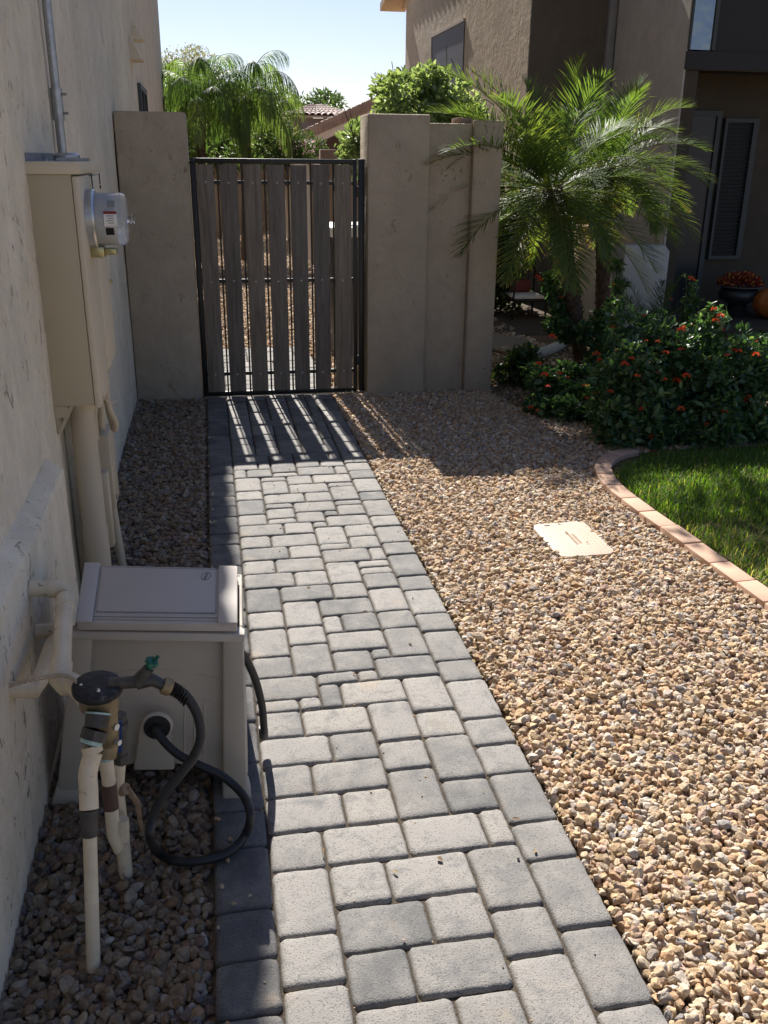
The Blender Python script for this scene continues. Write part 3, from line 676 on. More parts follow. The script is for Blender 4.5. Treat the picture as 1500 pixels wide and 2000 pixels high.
mb = MB(); mb.box(mx, mx + .045, my - .032, my + .03, mz - .124, mz - .088); mb.box(mx + .0455, mx + .085, my - .024, my + .02, mz - .116, mz - .094); mb.build('seal_clamp', M_brasszinc, mt, bevel=.003)
mb = MB(); mb.tube(spline([(mx + .055, my, mz - .11), (mx + .058, my - .003, mz - .16), (mx + .054, my + .002, mz - .20)], 4), .0008, 5); mb.box(mx + .050, mx + .060, my - .003, my + .003, mz - .215, mz - .20); mb.build('seal_tag', M_brasszinc, mt)
# underside collar, strut
mb = MB(); rp = onY(175, 800, 3.42); RX = -.478
mb.lathe([(.050, 0), (.052, .028), (.046, .030)], (RX, 3.36, CZ0 - .031)); mb.build('collar', M_riser, t, smooth=True)
mb = MB(); mb.box(XW, XW + .045, 3.265, 3.285, CZ0 - .04, CZ0 - .001); mb.prism([(XW, 3.27, CZ0 - .10), (XW + .012, 3.27, CZ0 - .10), (XW + .065, 3.27, CZ0 - .001), (XW + .05, 3.27, CZ0 - .001)], (0, .02, 0)); mb.build('bracket', M_cab, t)
mb = MB(); mb.tube([(RX, 3.36, -.03), (RX, 3.36, .30), (RX, 3.36, .305), (RX, 3.36, CZ0 - .03)], [.047, .047, .044, .044], 24); mb.build('riser_pipe', M_riser, t, smooth=True, angle=60)
mb = MB(); a = math.pi / 4
for k in range(9): mb.box(RX + .047 * math.cos(-2.4 + k * .32) - .0015, RX + .047 * math.cos(-2.4 + k * .32) + .0015, 3.36 + .048 * math.sin(-2.4 + k * .32) - .001, 3.36 + .048 * math.sin(-2.4 + k * .32) + .001, .12, .124)
mb.build('embossed_dots', M_cab, t)
mb = MB(); mb.box(RX + .02, RX + .062, 3.385, 3.44, .20, .50); mb.build('riser_cover', M_riser, t, bevel=.008)
# conduit
cp = [onX(94, -60, XW + .028), onX(94, 0, XW + .028), onX(119, 240, XW + .028), onX(124, 312, XW + .028)]
cy = sum(p.y for p in cp[1:]) / 3
mb = MB(); mb.tube([(XW + .028, 3.93, 5.1), (XW + .028, 3.93, 1.60)], .0165, 16); co_ = mb.build('conduit', M_galv, t, smooth=True, angle=60)
mb = MB(); mb.tube([(XW + .028, 3.93, 1.83), (XW + .028, 3.93, 1.72)], .0215, 16)
mb.tube([(XW + .03, 3.93, 1.81), (XW + .065, 3.92, 1.81)], .005, 8); mb.tube([(XW + .03, 3.93, 1.745), (XW + .065, 3.92, 1.745)], .005, 8); mb.build('coupling', M_galv, co_, smooth=True, angle=40)
# thin cable conduit curl and wire
mb = MB(); mb.tube(spline([(-.405, 3.50, .79), (-.40, 3.50, .72), (-.385, 3.52, .66), (-.395, 3.56, .62), (-.41, 3.58, .68), (-.42, 3.60, .79)], 8), .012, 10); mb.tube([(-.435, 3.45, .79), (-.455, 3.48, .70), (-.46, 3.5, .6)], .014, 10); mb.build('flexible_conduit', M_riser, t, smooth=True, angle=60)
mb = MB(); mb.tube(spline([onX(203, 775, -.39), onX(208, 783, -.385), onX(218, 786, -.37), onX(228, 783, -.355)], 5), .003, 6); mb.build('loose_wire', M_wire, t, smooth=True)
# thin vertical wall conduit behind the riser
mb = MB(); mb.tube([(XW + .012, 3.42, .0), (XW + .012, 3.42, .78)], .016, 10); mb.build('wall_conduit', M_wall, t, smooth=True)
# low telecom box
t = thing('telecom_box', (-.44, 3.9, .0), 'slim tan communication box on a short pipe behind the riser pipe', 'utility box')
b0 = onX(182, 853, -.47)
mb = MB(); mb.box(-.525, -.425, 3.62, 3.80, .27, .58); mb.build('case', M_riser, t, bevel=.008)
mb = MB(); mb.tube([(-.45, 3.70, .28), (-.425, 3.66, -.03)], .018, 12); mb.tube([(-.46, 3.70, .58), (-.45, 3.68, .70)], .016, 12); mb.build('pipe', M_riser, t, smooth=True, angle=60, split=True)
mb = MB(); mb.lathe([(.008, 0), (.008, .006)], (-.4255, 3.66, .31), (1, 0, 0), 12); mb.build('screw', M_galv, t)
mb = MB(); mb.box(XW, XW + .05, 3.62, 3.72, .03, .2); mb.build('base_block', M_riser, t, bevel=.005)

# ------------------------------------------------------------ gate pillars and garden wall
t = thing('stucco_pillar', (-.32, 6.7, 0), 'brown stucco pillar between the house wall and the latch side of the gate', 'pillar')
MB().box(XW + .006, -.1, 6.56, 6.86, -.1, 1.862).build('post', M_pillar, t, bevel=.012)
t = thing('garden_wall', (1.5, 6.7, 0), 'brown stucco garden wall stepping back in panels right of the gate', 'garden wall')
MB().box(1.072, 1.492, 6.50, 6.84, -.1, 1.872).build('post', M_pillar, t, bevel=.012)
MB().box(1.492, 1.792, 6.535, 6.80, -.1, 1.822).build('panel', M_pillar, t, bevel=.01)
MB().box(1.792, 2.0, 6.50, 6.78, -.1, 1.845).build('panel', M_pillar, t, bevel=.012)
MB().box(1.70, 1.80, 6.60, 6.76, 1.823, 1.86).build('bare_brick', M_tile, t, bevel=.004)
MB().box(1.79, 1.794, 6.49, 6.501, -.05, 1.84).build('edge_strip', M_tile, t)

# ------------------------------------------------------------ gate
t = thing('garden_gate', (.47, 6.6, 0), 'black metal gate filled with seven upright weathered boards', 'gate')
GY = 6.60; zt, zb = 1.590, .006
fr = MB(); fr.box(-.094, -.056, GY - .02, GY + .02, zb, zt); fr.box(.984, 1.010, GY - .02, GY + .02, zb, zt)
fr.box(-.056, .984, GY - .019, GY + .019, zt - .032, zt - .001); fr.box(-.056, .984, GY - .019, GY + .019, zb + .001, zb + .026)
fr.build('frame', M_black, t, bevel=.002)
MB().box(1.022, 1.064, GY - .022, GY + .022, .0, 1.593).build('hinge_post', M_black, t, bevel=.002)
for zz in (.2, 1.35): MB().box(1.004, 1.028, GY - .03, GY - .0225, zz, zz + .07).build('hinge', M_black, t, bevel=.002)
rods = [.082, .240, .390, .546, .698, .850]
for x in rods: MB().box(x - .0058, x + .0058, GY - .006, GY + .006, zb + .026, zt - .032).build('picket', M_black, t)
for zz in (1.439, .801, .158): MB().box(-.056, .984, GY - .014, GY + .016, zz - .012, zz + .012).build('rail', M_black, t)
BX = [-.056, .062, .094, .214, .249, .370, .403, .524, .557, .671, .706, .823, .852, .973]
for k in range(7):
    xa, xb = BX[2 * k] + .002, BX[2 * k + 1] - .004; mb = MB(); ztp = 1.555 + rnd.uniform(-.006, .004); lean = rnd.uniform(-.002, .002)
    mb.hexa([(xa + lean, GY - .042, .036), (xb + lean, GY - .042, .036), (xb + lean, GY - .018, .036), (xa + lean, GY - .018, .036), (xa, GY - .042, ztp), (xb, GY - .042, ztp), (xb, GY - .018, ztp), (xa, GY - .018, ztp)])
    bo = mb.build('board', M_board, t, bevel=.002); a = bo.data.attributes.new('tint', 'FLOAT', 'POINT'); a.data.foreach_set('value', [[.55, .2, .7, .35, .1, .05, .8][k]] * len(bo.data.vertices))
    mb = MB()
    for zz in (1.439, .801, .158): mb.lathe([(.0075, 0), (.0065, .003), (.003, .0045)], ((xa + xb) / 2 + rnd.uniform(-.006, .006), GY - .042, zz + rnd.uniform(-.004, .004)), (0, -1, 0), 12)
    mb.build('bolt', M_galv, t, split=True, smooth=True)
mb = MB(); mb.tube(spline([(-.06, GY - .02, 1.56), (-.108, GY - .02, 1.555), (-.113, GY - .02, 1.50), (-.105, GY - .02, 1.44)], 4), .005, 8); mb.build('latch_rod', M_black, t, smooth=True)
MB().box(-.09, 1.06, GY - .05, GY + .05, -.03, .0035).build('threshold', M_porch, t, bevel=.002)

# ------------------------------------------------------------ hose cabinet
t = thing('hose_cabinet', (-.23, 2.28, 0), 'taupe resin hose reel cabinet with a flat lid beside the house wall', 'hose reel')
O = Vector((-.20, 2.105, -.012)); UX = Vector((.393, -.072, 0)).normalized(); UY = Vector((-UX.y, UX.x, 0))
UY = Vector((.03, 1, 0)).normalized()
_bl, _br = onZ(108, 1562, 0), onZ(483, 1556, 0); _tl, _tr = onZ(140, 1234, .475), onZ(475, 1240, .475)
def L3(u, v, z):
    f = z / .475; s_ = u / (.247 - .039 * f) * .5 + .5
    return _bl.lerp(_br, s_).lerp(_tl.lerp(_tr, s_), f) + UY * v + Vector((0, 0, -.012 * (1 - f)))
BZ = .475; DB = .40
def hw(z): return .247 - (.247 - .208) * z / BZ   # half width by height
def lean(z): return 0.0               # front leans back
def frontpt(u, z, out=0): return L3(u, lean(z) - out, z)
# shell: front, back, sides as panels
mb = MB()
def slab(u0, u1, z0, z1, th=.012, out=0.0, uu=None):
    a0, a1 = (u0, u1); b0, b1 = uu if uu else (u0, u1)
    p = [frontpt(a0, z0, out), frontpt(a1, z0, out), frontpt(a1, z0, out - th), frontpt(a0, z0, out - th), frontpt(b0, z1, out), frontpt(b1, z1, out), frontpt(b1, z1, out - th), frontpt(b0, z1, out - th)]
    return p
# recessed front panel with arched bottom edge
arch = [(-.20 + .40 * k / 16, .055 + .045 * math.sin(math.pi * k / 16)) for k in range(17)]
poly = [frontpt(u, z, -.026) for u, z in arch] + [frontpt(.175, BZ - .012, -.026), frontpt(-.175, BZ - .012, -.026)]
mb.prism(poly, UY * .01); mb.build('front_panel', M_resin, t, bevel=.001)
for sgn in (-1, 1):
    mb = MB(); a, b = (.247 * sgn, .182 * sgn); c, d = (.208 * sgn, .158 * sgn)
    z1 = BZ
    mb.hexa([L3(a, 0, 0), L3(b, 0, 0), L3(b, .05, 0), L3(a, .05, 0), L3(c, 0, z1), L3(d, 0, z1), L3(d, .05, z1), L3(c, .05, z1)])
    # side wall
    mb.hexa([L3(a, .05, .04), L3(a - .012 * sgn, .05, .04), L3(a - .012 * sgn, DB, .04), L3(a, DB, .04), L3(c, .05, z1), L3(c - .012 * sgn, .05, z1), L3(c - .012 * sgn, DB - .03, z1), L3(c, DB - .03, z1)])
    mb.build('side_panel', M_resin, t, bevel=.006)
    mb = MB(); mb.hexa([L3(a + .012 * sgn, -.008, 0), L3(b, -.008, 0), L3(b, .055, 0), L3(a + .012 * sgn, .055, 0), L3(a - .001 * sgn, .002, .048), L3(b - .0, .002, .048), L3(b, .05, .048), L3(a - .001 * sgn, .05, .048)]); mb.build('foot', M_resin, t, bevel=.006)
    mb = MB(); mb.hexa([L3(a, DB - .05, 0), L3(b, DB - .05, 0), L3(b, DB, 0), L3(a, DB, 0), L3(c, DB - .08, z1), L3(d, DB - .08, z1), L3(d, DB - .03, z1), L3(c, DB - .03, z1)]); mb.build('corner_post', M_resin, t, bevel=.005)
mb = MB(); mb.hexa([L3(-.24, DB - .02, .05), L3(.24, DB - .02, .05), L3(.24, DB - .01, .05), L3(-.24, DB - .01, .05), L3(-.205, DB - .05, BZ), L3(.205, DB - .05, BZ), L3(.205, DB - .04, BZ), L3(-.205, DB - .04, BZ)]); mb.build('back_panel', M_resin, t)
mb = MB(); mb.hexa([L3(-.212, -.006, BZ - .018), L3(.212, -.006, BZ - .018), L3(.212, .03, BZ - .018), L3(-.212, .03, BZ - .018), L3(-.212, -.005, BZ + .004), L3(.212, -.005, BZ + .004), L3(.212, .03, BZ + .004), L3(-.212, .03, BZ + .004)]); mb.build('top_rim', M_resin2, t, bevel=.004)
# ribs: arch line, vertical grooves
mb = MB(); ap = [frontpt(-.17 + .34 * k / 20, .335 + .03 * math.sin(math.pi * k / 20), -.0255) for k in range(21)]; mb.tube(ap, .0034, 6); ap = [frontpt(-.13 + .30 * k / 20, .262 + .038 * math.sin(math.pi * k / 20), -.0255) for k in range(21)]; mb.tube(ap, .0028, 6)
for u in (-.085, -.06, .075, .10, .125): mb.tube([frontpt(u * 1.04, .12, -.0255), frontpt(u * .98, .272, -.0255)], .0034, 6)
mb.build('rib', M_resin, t, split=True, smooth=True)
mb = MB(); mb.hexa([frontpt(-.05, .095, .004), frontpt(.055, .095, .004), frontpt(.055, .095, -.027), frontpt(-.05, .095, -.027), frontpt(-.036, .225, .004), frontpt(.036, .225, .004), frontpt(.036, .225, -.027), frontpt(-.036, .225, -.027)]); mb.build('port_panel', M_resin, t, bevel=.006)
pc = onY(300, 1417, 2.105); PC = pc
mb = MB(); mb.lathe([(.040, 0), (.040, .006), (.034, .012)], pc + Vector((.01, .0, .002)), UY * -1, 32); mb.build('port_surround', M_resin, t, smooth=True)
mb = MB(); mb.lathe([(.034, .0125), (.033, .018), (.015, .020), (.015, .035)], pc + Vector((.01, 0, .002)), UY * -1, 32); mb.build('port_grommet', M_hose, t, smooth=True, angle=50)
# lid
LZ = BZ + .022
lp = [onZ(150, 1226, LZ), onZ(463, 1229, LZ), onZ(463, 1116, LZ), onZ(168, 1109, LZ)]
def lidp(u, v, z): a = lp[0].lerp(lp[1], u); b = lp[3].lerp(lp[2], u); q = a.lerp(b, v); return Vector((q.x, q.y, LZ + z))
def lbox(mb, u0, u1, v0, v1, z0, z1): return mb.hexa([lidp(u0, v0, z0), lidp(u1, v0, z0), lidp(u1, v1, z0), lidp(u0, v1, z0), lidp(u0, v0, z1), lidp(u1, v0, z1), lidp(u1, v1, z1), lidp(u0, v1, z1)])
ld = lbox(MB(), 0, 1, 0.02, .97, -.012, .012).build('lid', M_resin2, t, bevel=.005)
lbox(MB(), .115, .865, .17, .93, .0125, .0165).build('lid_panel', M_resin2, ld, bevel=.003)
mb = MB(); lbox(mb, -.005, .10, .0, 1.0, .0122, .019); lbox(mb, .88, 1.005, .0, 1.0, .0122, .019); mb.build('lid_rail', M_resin2, ld, bevel=.004, split=True)
mb = MB(); lbox(mb, .10, .88, .055, .068, .0122, .0155); lbox(mb, .10, .88, .10, .108, .0122, .015); lbox(mb, .115, .865, .94, .955, .0122, .016); mb.build('lid_ridge', M_resin2, ld, bevel=.001, split=True)
# oval emblem with lettering
ec = lidp(.80, .79, .0167); eu = (lidp(.9, .79, 0) - lidp(.7, .79, 0)).normalized(); ev = Vector((-eu.y, eu.x, 0))
mb = MB(); pts = [ec + eu * .0125 * math.cos(a) + ev * .025 * math.sin(a) for a in [2 * math.pi * k / 32 for k in range(33)]]; mb.tube(pts, .0008, 5, False); mb.build('oval_emblem', M_groove, ld)
tc = bpy.data.curves.new('lettering', 'FONT'); tc.body = 'SUNCAST'; tc.size = .0095; tc.align_x = 'CENTER'; tc.align_y = 'CENTER'; tc.extrude = .0003
to = bpy.data.objects.new('lettering', tc); COL.objects.link(to); bpy.context.view_layer.update()
me = bpy.data.meshes.new_from_object(to); bpy.data.objects.remove(to)
ang = math.atan2(eu.y, eu.x) + math.pi / 2; me.transform(Matrix.Translation(ec) @ Matrix.Rotation(ang, 4, 'Z')); link('lettering', me, M_groove, ld)

# ------------------------------------------------------------ hoses
HP = [(338, 1345, 1.80), (362, 1358, 1.80), (385, 1395, 1.79), (392, 1440, 1.775), (378, 1478, 1.765), (350, 1515, 1.755), (318, 1556, 1.745), (297, 1600, 1.735), (293, 1635, 1.725)]
P = [onY(*p) for p in HP] + [onZ(308, 1664, .018), onZ(345, 1682, .014), onZ(400, 1680, .014), onZ(448, 1664, .016), onZ(478, 1632, .03), onY(489, 1592, 1.885), onY(474, 1552, 1.95), onY(436, 1517, 1.985), onY(392, 1496, 2.00), onY(350, 1475, 2.02), onY(322, 1450, 2.04), onY(306, 1428, 2.06), PC + Vector((.01, -.025, .0))]
mb = MB(); mb.tube(spline(P, 10), .0108, 14); o = mb.build('garden_hose', M_hose, smooth=True, angle=70, loc=(-.1, 1.8, 0)); tag(o, 'black rubber hose looping from the brass tap to the cabinet port', 'hose')
P = [onY(466, 1268, 2.22), onY(482, 1290, 2.225), onY(499, 1328, 2.235), onY(511, 1375, 2.25), onY(515, 1415, 2.262), onY(515, 1436, 2.27)]
mb = MB(); mb.tube(spline(P, 8), .0108, 14); t = thing('short_hose', P[-1], 'short black hose end hanging from the right side of the cabinet', 'hose')
mb.build('tube', M_hose, t, smooth=True, angle=70); mb = MB(); mb.tube([P[-1] + Vector((0, -.001, .028)), P[-1] + Vector((0, .001, -.006))], .013, 14); mb.build('end_fitting', M_brassd, t, smooth=True)

# ------------------------------------------------------------ wall pipes and backflow valve
t = thing('valve_assembly', (-.28, 1.7, 0), 'cream painted irrigation pipes with black capped brass backflow valve', 'water valve')
VY = 1.80
vc = onY(190, 1338, VY)
# pipe 1: wall -> elbow -> down -> elbow -> valve
def bend(pts, r, n=14): return MB().tube(spline(pts, 6), r, n)
w1 = onX(58, 1149, XB); e1 = onY(128, 1150, w1.y); e2 = onY(118, 1332, 1.86)
mb = MB(); mb.tube([w1, w1.lerp(e1, .78), w1.lerp(e1, .93) + Vector((0, -.004, -.003)), e1 + Vector((-.002, -.015, -.02)), e1.lerp(e2, .12), e1.lerp(e2, .9), e2 + Vector((.004, .004, -.008)), e2.lerp(vc, .35), vc + Vector((-.02, .01, -.05))], .0212, 16); mb.build('inlet_pipe', M_pvc, t, smooth=True, angle=60)
mb = MB(); mb.tube([w1.lerp(e1, .55), w1.lerp(e1, .80), e1 + Vector((-.006, -.004, -.003)), e1 + Vector((0, -.018, -.022)), e1.lerp(e2, .25)], .0248, 16); mb.tube([e1.lerp(e2, .84), e2 + Vector((-.001, .006, .006)), e2 + Vector((.012, -.002, -.008)), e2.lerp(vc, .30)], .0248, 16); mb.build('elbow', M_pvc, t, split=True, smooth=True, angle=60)
mb = MB(); a = onX(70, 1233, XB); b = onY(112, 1231, a.y); c_ = onX(20, 1347, XB); d = onY(72, 1345, c_.y)
mb.tube([a, b, b + Vector((.012, -.012, -.012)), b.lerp(d, .25), d.lerp(b, .12), d + Vector((-.004, 0, -.004)), c_], .0195, 16); mb.build('return_pipe', M_pvc, t, smooth=True, angle=60)
# twisted wire
for ph in (0, 1, 2):
    q = spline([onX(18, 1340, XB + .01), onY(50, 1330, 1.86), onY(95, 1322, 1.84), onY(118, 1319, 1.83), onY(140, 1324, 1.81), onY(152, 1334, 1.80)], 10)
    q = q[:-3]; q = [p + Vector((0, .004 * math.sin(i * .8 + ph * 2.1), .004 * math.cos(i * .8 + ph * 2.1))) for i, p in enumerate(q)]
    mb = MB(); mb.tube(q, .0017, 6); mb.build('tie_wire', M_wire, t, smooth=True)
tilt = Vector((.06, -.10, 1)).normalized()
cb = MB().lathe([(.050, -.016), (.053, -.013), (.053, -.002), (.049, .003), (.025, .0045), (.001, .005)], vc, tilt, 40).build('cap', M_cap, t, smooth=True, angle=50)
mb = MB()
for a in (.4, 1.9, 3.2, 4.9): mb.lathe([(.0045, 0), (.003, .004)], vc + tilt * .0045 + Vector((.033 * math.cos(a), .033 * math.sin(a), -.002 + .003 * -math.sin(a))), tilt, 10)
mb.build('cap_screw', M_zinc, cb, split=True, smooth=True)
v1 = onY(187, 1385, VY); v2 = onY(212, 1450, 1.82); v3 = onY(222, 1500, 1.82)
mb = MB(); mb.tube([vc - tilt * .02, vc - tilt * .045, v1 + Vector((.012, .01, 0)), onY(203, 1400, 1.81), v2], [.041, .041, .037, .030, .024], 24); mb.build('valve_body', M_brass, t, smooth=True, angle=60)
f0 = onY(192, 1392, 1.765); f1 = onY(187, 1425, 1.745); f2 = onY(177, 1455, 1.73)
mb = MB(); mb.tube([f0, f0.lerp(f1, .9)], [.026, .024], 16); mb.lathe([(.027, 0), (.027, .022)], f1, (f2 - f1), 8); mb.tube([f1, f2], .022, 16); mb.build('outlet_fitting', M_brassd, t, smooth=True, angle=40)
mb = MB(); mb.lathe([(.0275, 0), (.0275, .004)], f0, (f1 - f0), 20); mb.lathe([(.0235, 0), (.0235, .010)], f2 + (f1 - f2).normalized() * .012, (f2 - f1), 20); mb.build('thread_tape', M_verd, t, smooth=True, angle=40)
g0 = onY(182, 1470, 1.725); g1 = onY(172, 1508, 1.705); g2 = onY(173, 1540, 1.69); g3 = onY(174, 1580, 1.67); g4 = onZ(183, 1895, -.02)
mb = MB(); mb.tube([f2, g0], .0215, 16); mb.tube(spline([g0, g1, g2, g3], 5), .0198, 16); mb.tube([g3, g4], .0145, 16); mb.build('outlet_pipe', M_pvc, t, smooth=True, angle=60)
mb = MB(); mb.tube([g3.lerp(g4, .0), g3.lerp(g4, .16)], .0182, 16); mb.build('dark_coupling', M_brassd, t, smooth=True)
h0 = onY(207, 1478, 1.81); h1 = onY(214, 1540, 1.80); h2 = onY(222, 1630, 1.78); h3 = onY(232, 1656, 1.775); h4 = onY(240, 1640, 1.785)
mb = MB(); mb.tube([v2, h0], .023, 16); mb.build('ball_valve', M_brass, t, smooth=True)
mb = MB(); mb.tube([h0, h1, h2, h3, h4, onY(238, 1600, 1.79)], .0155, 16); mb.build('lower_pipe', M_pvc, t, smooth=True, angle=60)
mb = MB(); mb.lathe([(.020, 0), (.020, .008)], h0 + Vector((0, 0, .004)), h1 - h0, 20); mb.build('thread_tape', M_verd, t, smooth=True)
mb = MB(); mb.tube([h0.lerp(h2, .35), h0.lerp(h2, .66)], .0172, 16); mb.build('dark_coupling', m_plain('brown_coupling', (.10, .05, .035), .6), t, smooth=True)
k0 = onY(232, 1395, 1.86); k1 = onY(233, 1490, 1.86); k2 = onY(228, 1540, 1.85); k3 = onZ(247, 1715, -.02)
mb = MB(); mb.tube([k1 + Vector((0, 0, .01)), k2, k3], .0165, 16); mb.build('riser', M_pvc, t, smooth=True, angle=60)
mb = MB(); mb.tube([k0, k1], .017, 16); mb.lathe([(.022, 0), (.022, .018)], k0.lerp(k1, .15), k1 - k0, 6); mb.lathe([(.020, 0), (.020, .022)], k0.lerp(k1, .8), k1 - k0, 6); mb.build('union_fitting', M_brassd, t, smooth=True, angle=40)
mb = MB(); a = onY(235, 1408, 1.82); b = onY(234, 1468, 1.82); mb.hexa([a + Vector((-.004, -.004, 0)), a + Vector((.004, -.004, 0)), a + Vector((.004, .004, 0)), a + Vector((-.004, .004, 0)), b + Vector((-.004, -.004, 0)), b + Vector((.004, -.004, 0)), b + Vector((.004, .004, 0)), b + Vector((-.004, .004, 0))])
mb.build('blue_lever', M_blueh, t)
mb = MB(); mb.lathe([(.008, 0), (.008, .010)], onY(222, 1418, 1.80), (1, -.8, 0), 8); mb.lathe([(.007, 0), (.007, .012)], onY(226, 1448, 1.80), (1, -.8, 0), 6); mb.build('lever_nut', M_zinc, t, split=True, smooth=True, angle=30)
mb = MB(); a = onY(247, 1540, 1.84); b = onY(268, 1570, 1.83); c_ = onY(277, 1625, 1.82); n_ = Vector((.006, 0, .004)); mb.tube([onY(232, 1545, 1.85), a], .014, 12); mb.prism([a - n_, a + n_, b + n_, c_ + n_ * .6, c_ - n_ * .6, b - n_], (0, .006, 0)); mb.build('lever', m_plain('rusty_painted_lever', (.33, .22, .13), .7, 0, .5, 40), t, bevel=.001)
# tap
q0 = onY(232, 1334, 1.80); q1 = onY(272, 1331, 1.80); q2 = onY(291, 1305, 1.80); q3 = onY(298, 1328, 1.80); q4 = onY(318, 1338, 1.80); q5 = onY(345, 1348, 1.80)
mb = MB(); mb.tube([q0 - Vector((.02, 0, 0)), q1], .0135, 14); mb.tube([q1 - Vector((.004, 0, .002)), q2], [.017, .012], 14); mb.tube([q1 + Vector((-.005, 0, -.002)), q3, q4], [.016, .014, .012], 14); tp = mb.build('tap', M_brassd, t, smooth=True, angle=50)
mb = MB(); q6 = onY(297, 1291, 1.80); mb.tube([q2, q6], .008, 10); d = (q6 - q2).normalized()
mb.lathe([(.013, 0), (.017, .003), (.013, .009), (.005, .010)], q6 - d * .006, d + Vector((.2, -.3, .1)), 7); mb.tube([q6, q6 + Vector((.014, -.004, .012))], .004, 8); mb.build('tap_handle', M_green, tp, smooth=True, angle=40)
mb = MB(); mb.lathe([(.0175, 0), (.019, .004), (.019, .016), (.0165, .020)], q4, q5 - q4, 24); mb.build('hose_coupling', M_brass, tp, smooth=True, angle=40)
mb = MB(); dd = (q5 - q4)
for k in range(7): mb.lathe([(.0145, 0), (.0165, .002), (.0145, .004)], q4 + dd.normalized() * (.021 + .005 * k) + Vector((0, 0, -.0004 * k * k)), dd, 20)
mb.build('hose_ferrule', M_hose, tp, smooth=True, angle=60)

# ------------------------------------------------------------ right neighbour house
t = thing('two_storey_house', (6, 11, 0), 'brown stucco two storey neighbour house behind the palms with a shaded porch', 'house')
XA, YB, XC, YD = 3.62, 11.0, 4.60, 9.20; ZT = 4.16
MB().box(XA, 9.5, YB, 17.9, -.1, ZT).build('side_wall', M_nwall, t)
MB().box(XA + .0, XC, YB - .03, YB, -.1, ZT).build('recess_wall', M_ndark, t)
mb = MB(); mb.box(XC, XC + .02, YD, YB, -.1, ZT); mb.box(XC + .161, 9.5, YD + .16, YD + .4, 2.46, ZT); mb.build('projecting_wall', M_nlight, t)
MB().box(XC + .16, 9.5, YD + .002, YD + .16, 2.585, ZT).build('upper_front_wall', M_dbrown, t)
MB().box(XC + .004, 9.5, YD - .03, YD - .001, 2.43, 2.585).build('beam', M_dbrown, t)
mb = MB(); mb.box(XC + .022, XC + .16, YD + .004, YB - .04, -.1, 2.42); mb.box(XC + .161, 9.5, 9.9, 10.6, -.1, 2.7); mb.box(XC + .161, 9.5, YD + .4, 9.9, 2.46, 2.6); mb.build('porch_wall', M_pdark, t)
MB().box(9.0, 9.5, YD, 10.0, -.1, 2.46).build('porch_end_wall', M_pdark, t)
# upstairs window, reflective
MB().box(XC + .03, XC + .25, YD - .012, YD + .001, 2.60, 3.6).build('upper_window', M_glassr, t)
mb = MB(); mb.box(XC + .25, XC + .285, YD - .03, YD + .001, 2.60, 3.6); mb.box(XC + .012, XC + .03, YD - .03, YD + .001, 2.60, 3.6); mb.build('upper_window_frame', M_trim, t)
# door and trim
dx0, dx1 = 4.80, 5.37
dr = MB().box(dx0, dx1, 9.86, 9.899, .06, 2.05).build('door', M_door, t)
mb = MB(); mb.box(dx1, dx1 + .05, 9.84, 9.899, .06, 2.10); mb.box(dx0 - .05, dx1, 9.84, 9.899, 2.05, 2.10); mb.build('door_frame', M_trim, t)
# window with blinds
wx0, wx1, wz0, wz1 = 5.50, 5.80, .62, 1.99
MB().box(wx0, wx1, 9.88, 9.899, wz0, wz1).build('window', M_win, t)
mb = MB(); mb.box(wx1, wx1 + .06, 9.84, 9.899, wz0 - .04, wz1 + .04); mb.box(wx0 - .03, wx0, 9.84, 9.899, wz0 - .04, wz1 + .04); mb.box(wx0, wx1, 9.84, 9.899, wz1, wz1 + .04); mb.box(wx0, wx1, 9.84, 9.899, wz0 - .04, wz0); mb.build('window_frame', M_trim, t)
mb = MB()
for k in range(34): z = wz0 + .02 + k * .040; mb.hexa([(wx0, 9.853, z), (wx1, 9.853, z), (wx1, 9.872, z + .008), (wx0, 9.872, z + .008), (wx0, 9.853, z + .003), (wx1, 9.853, z + .003), (wx1, 9.872, z + .011), (wx0, 9.872, z + .011)])
mb.build('blind', M_slat, t)
# side window with sun screen
k_ = XA / 3.85; sy0, sy1 = 14.69 * k_, 16.75 * k_
szt = onX(876, 58, XA).z; szb = onX(905, 165, XA).z - .3
MB().box(XA - .015, XA + .01, sy0, sy1, szb, szt).build('screened_window', M_screen, t)
mb = MB(); mb.box(XA - .03, XA + .01, sy0, sy1 + .05, szt, szt + .04); mb.box(XA - .03, XA + .01, sy1, sy1 + .05, szb, szt); mb.build('screen_frame', M_fascia, t)
# downpipe
mb = MB(); mb.box(4.50, 4.585, YB - .10, YB - .031, 0, ZT); mb.build('downpipe', M_down, t, bevel=.006)
# roof with overhang
tile_roof((3.60, 10.9, 4.17), (3.60, 18.3, 4.17), (6.5, 10.9, 5.2), (6.5, 18.3, 5.2), 8, 26, parent=t)
tile_roof((4.5, 8.9, 4.17), (9.9, 8.9, 4.17), (4.5, 12, 5.2), (9.9, 12, 5.2), 8, 20, parent=t)
ev_ = onY(798, 3, 18.0); MB().hexa([(ev_.x - .42, 17.92, ev_.z + .02), (XA + .1, 17.92, ev_.z + .02), (XA + .1, 18.5, ev_.z - .1), (ev_.x - .42, 18.5, ev_.z - .1), (ev_.x - .42, 17.92, ev_.z + .14), (XA + .1, 17.92, ev_.z + .14), (XA + .1, 18.5, ev_.z + .02), (ev_.x - .42, 18.5, ev_.z + .02)]).build('eave', M_fascian, t)
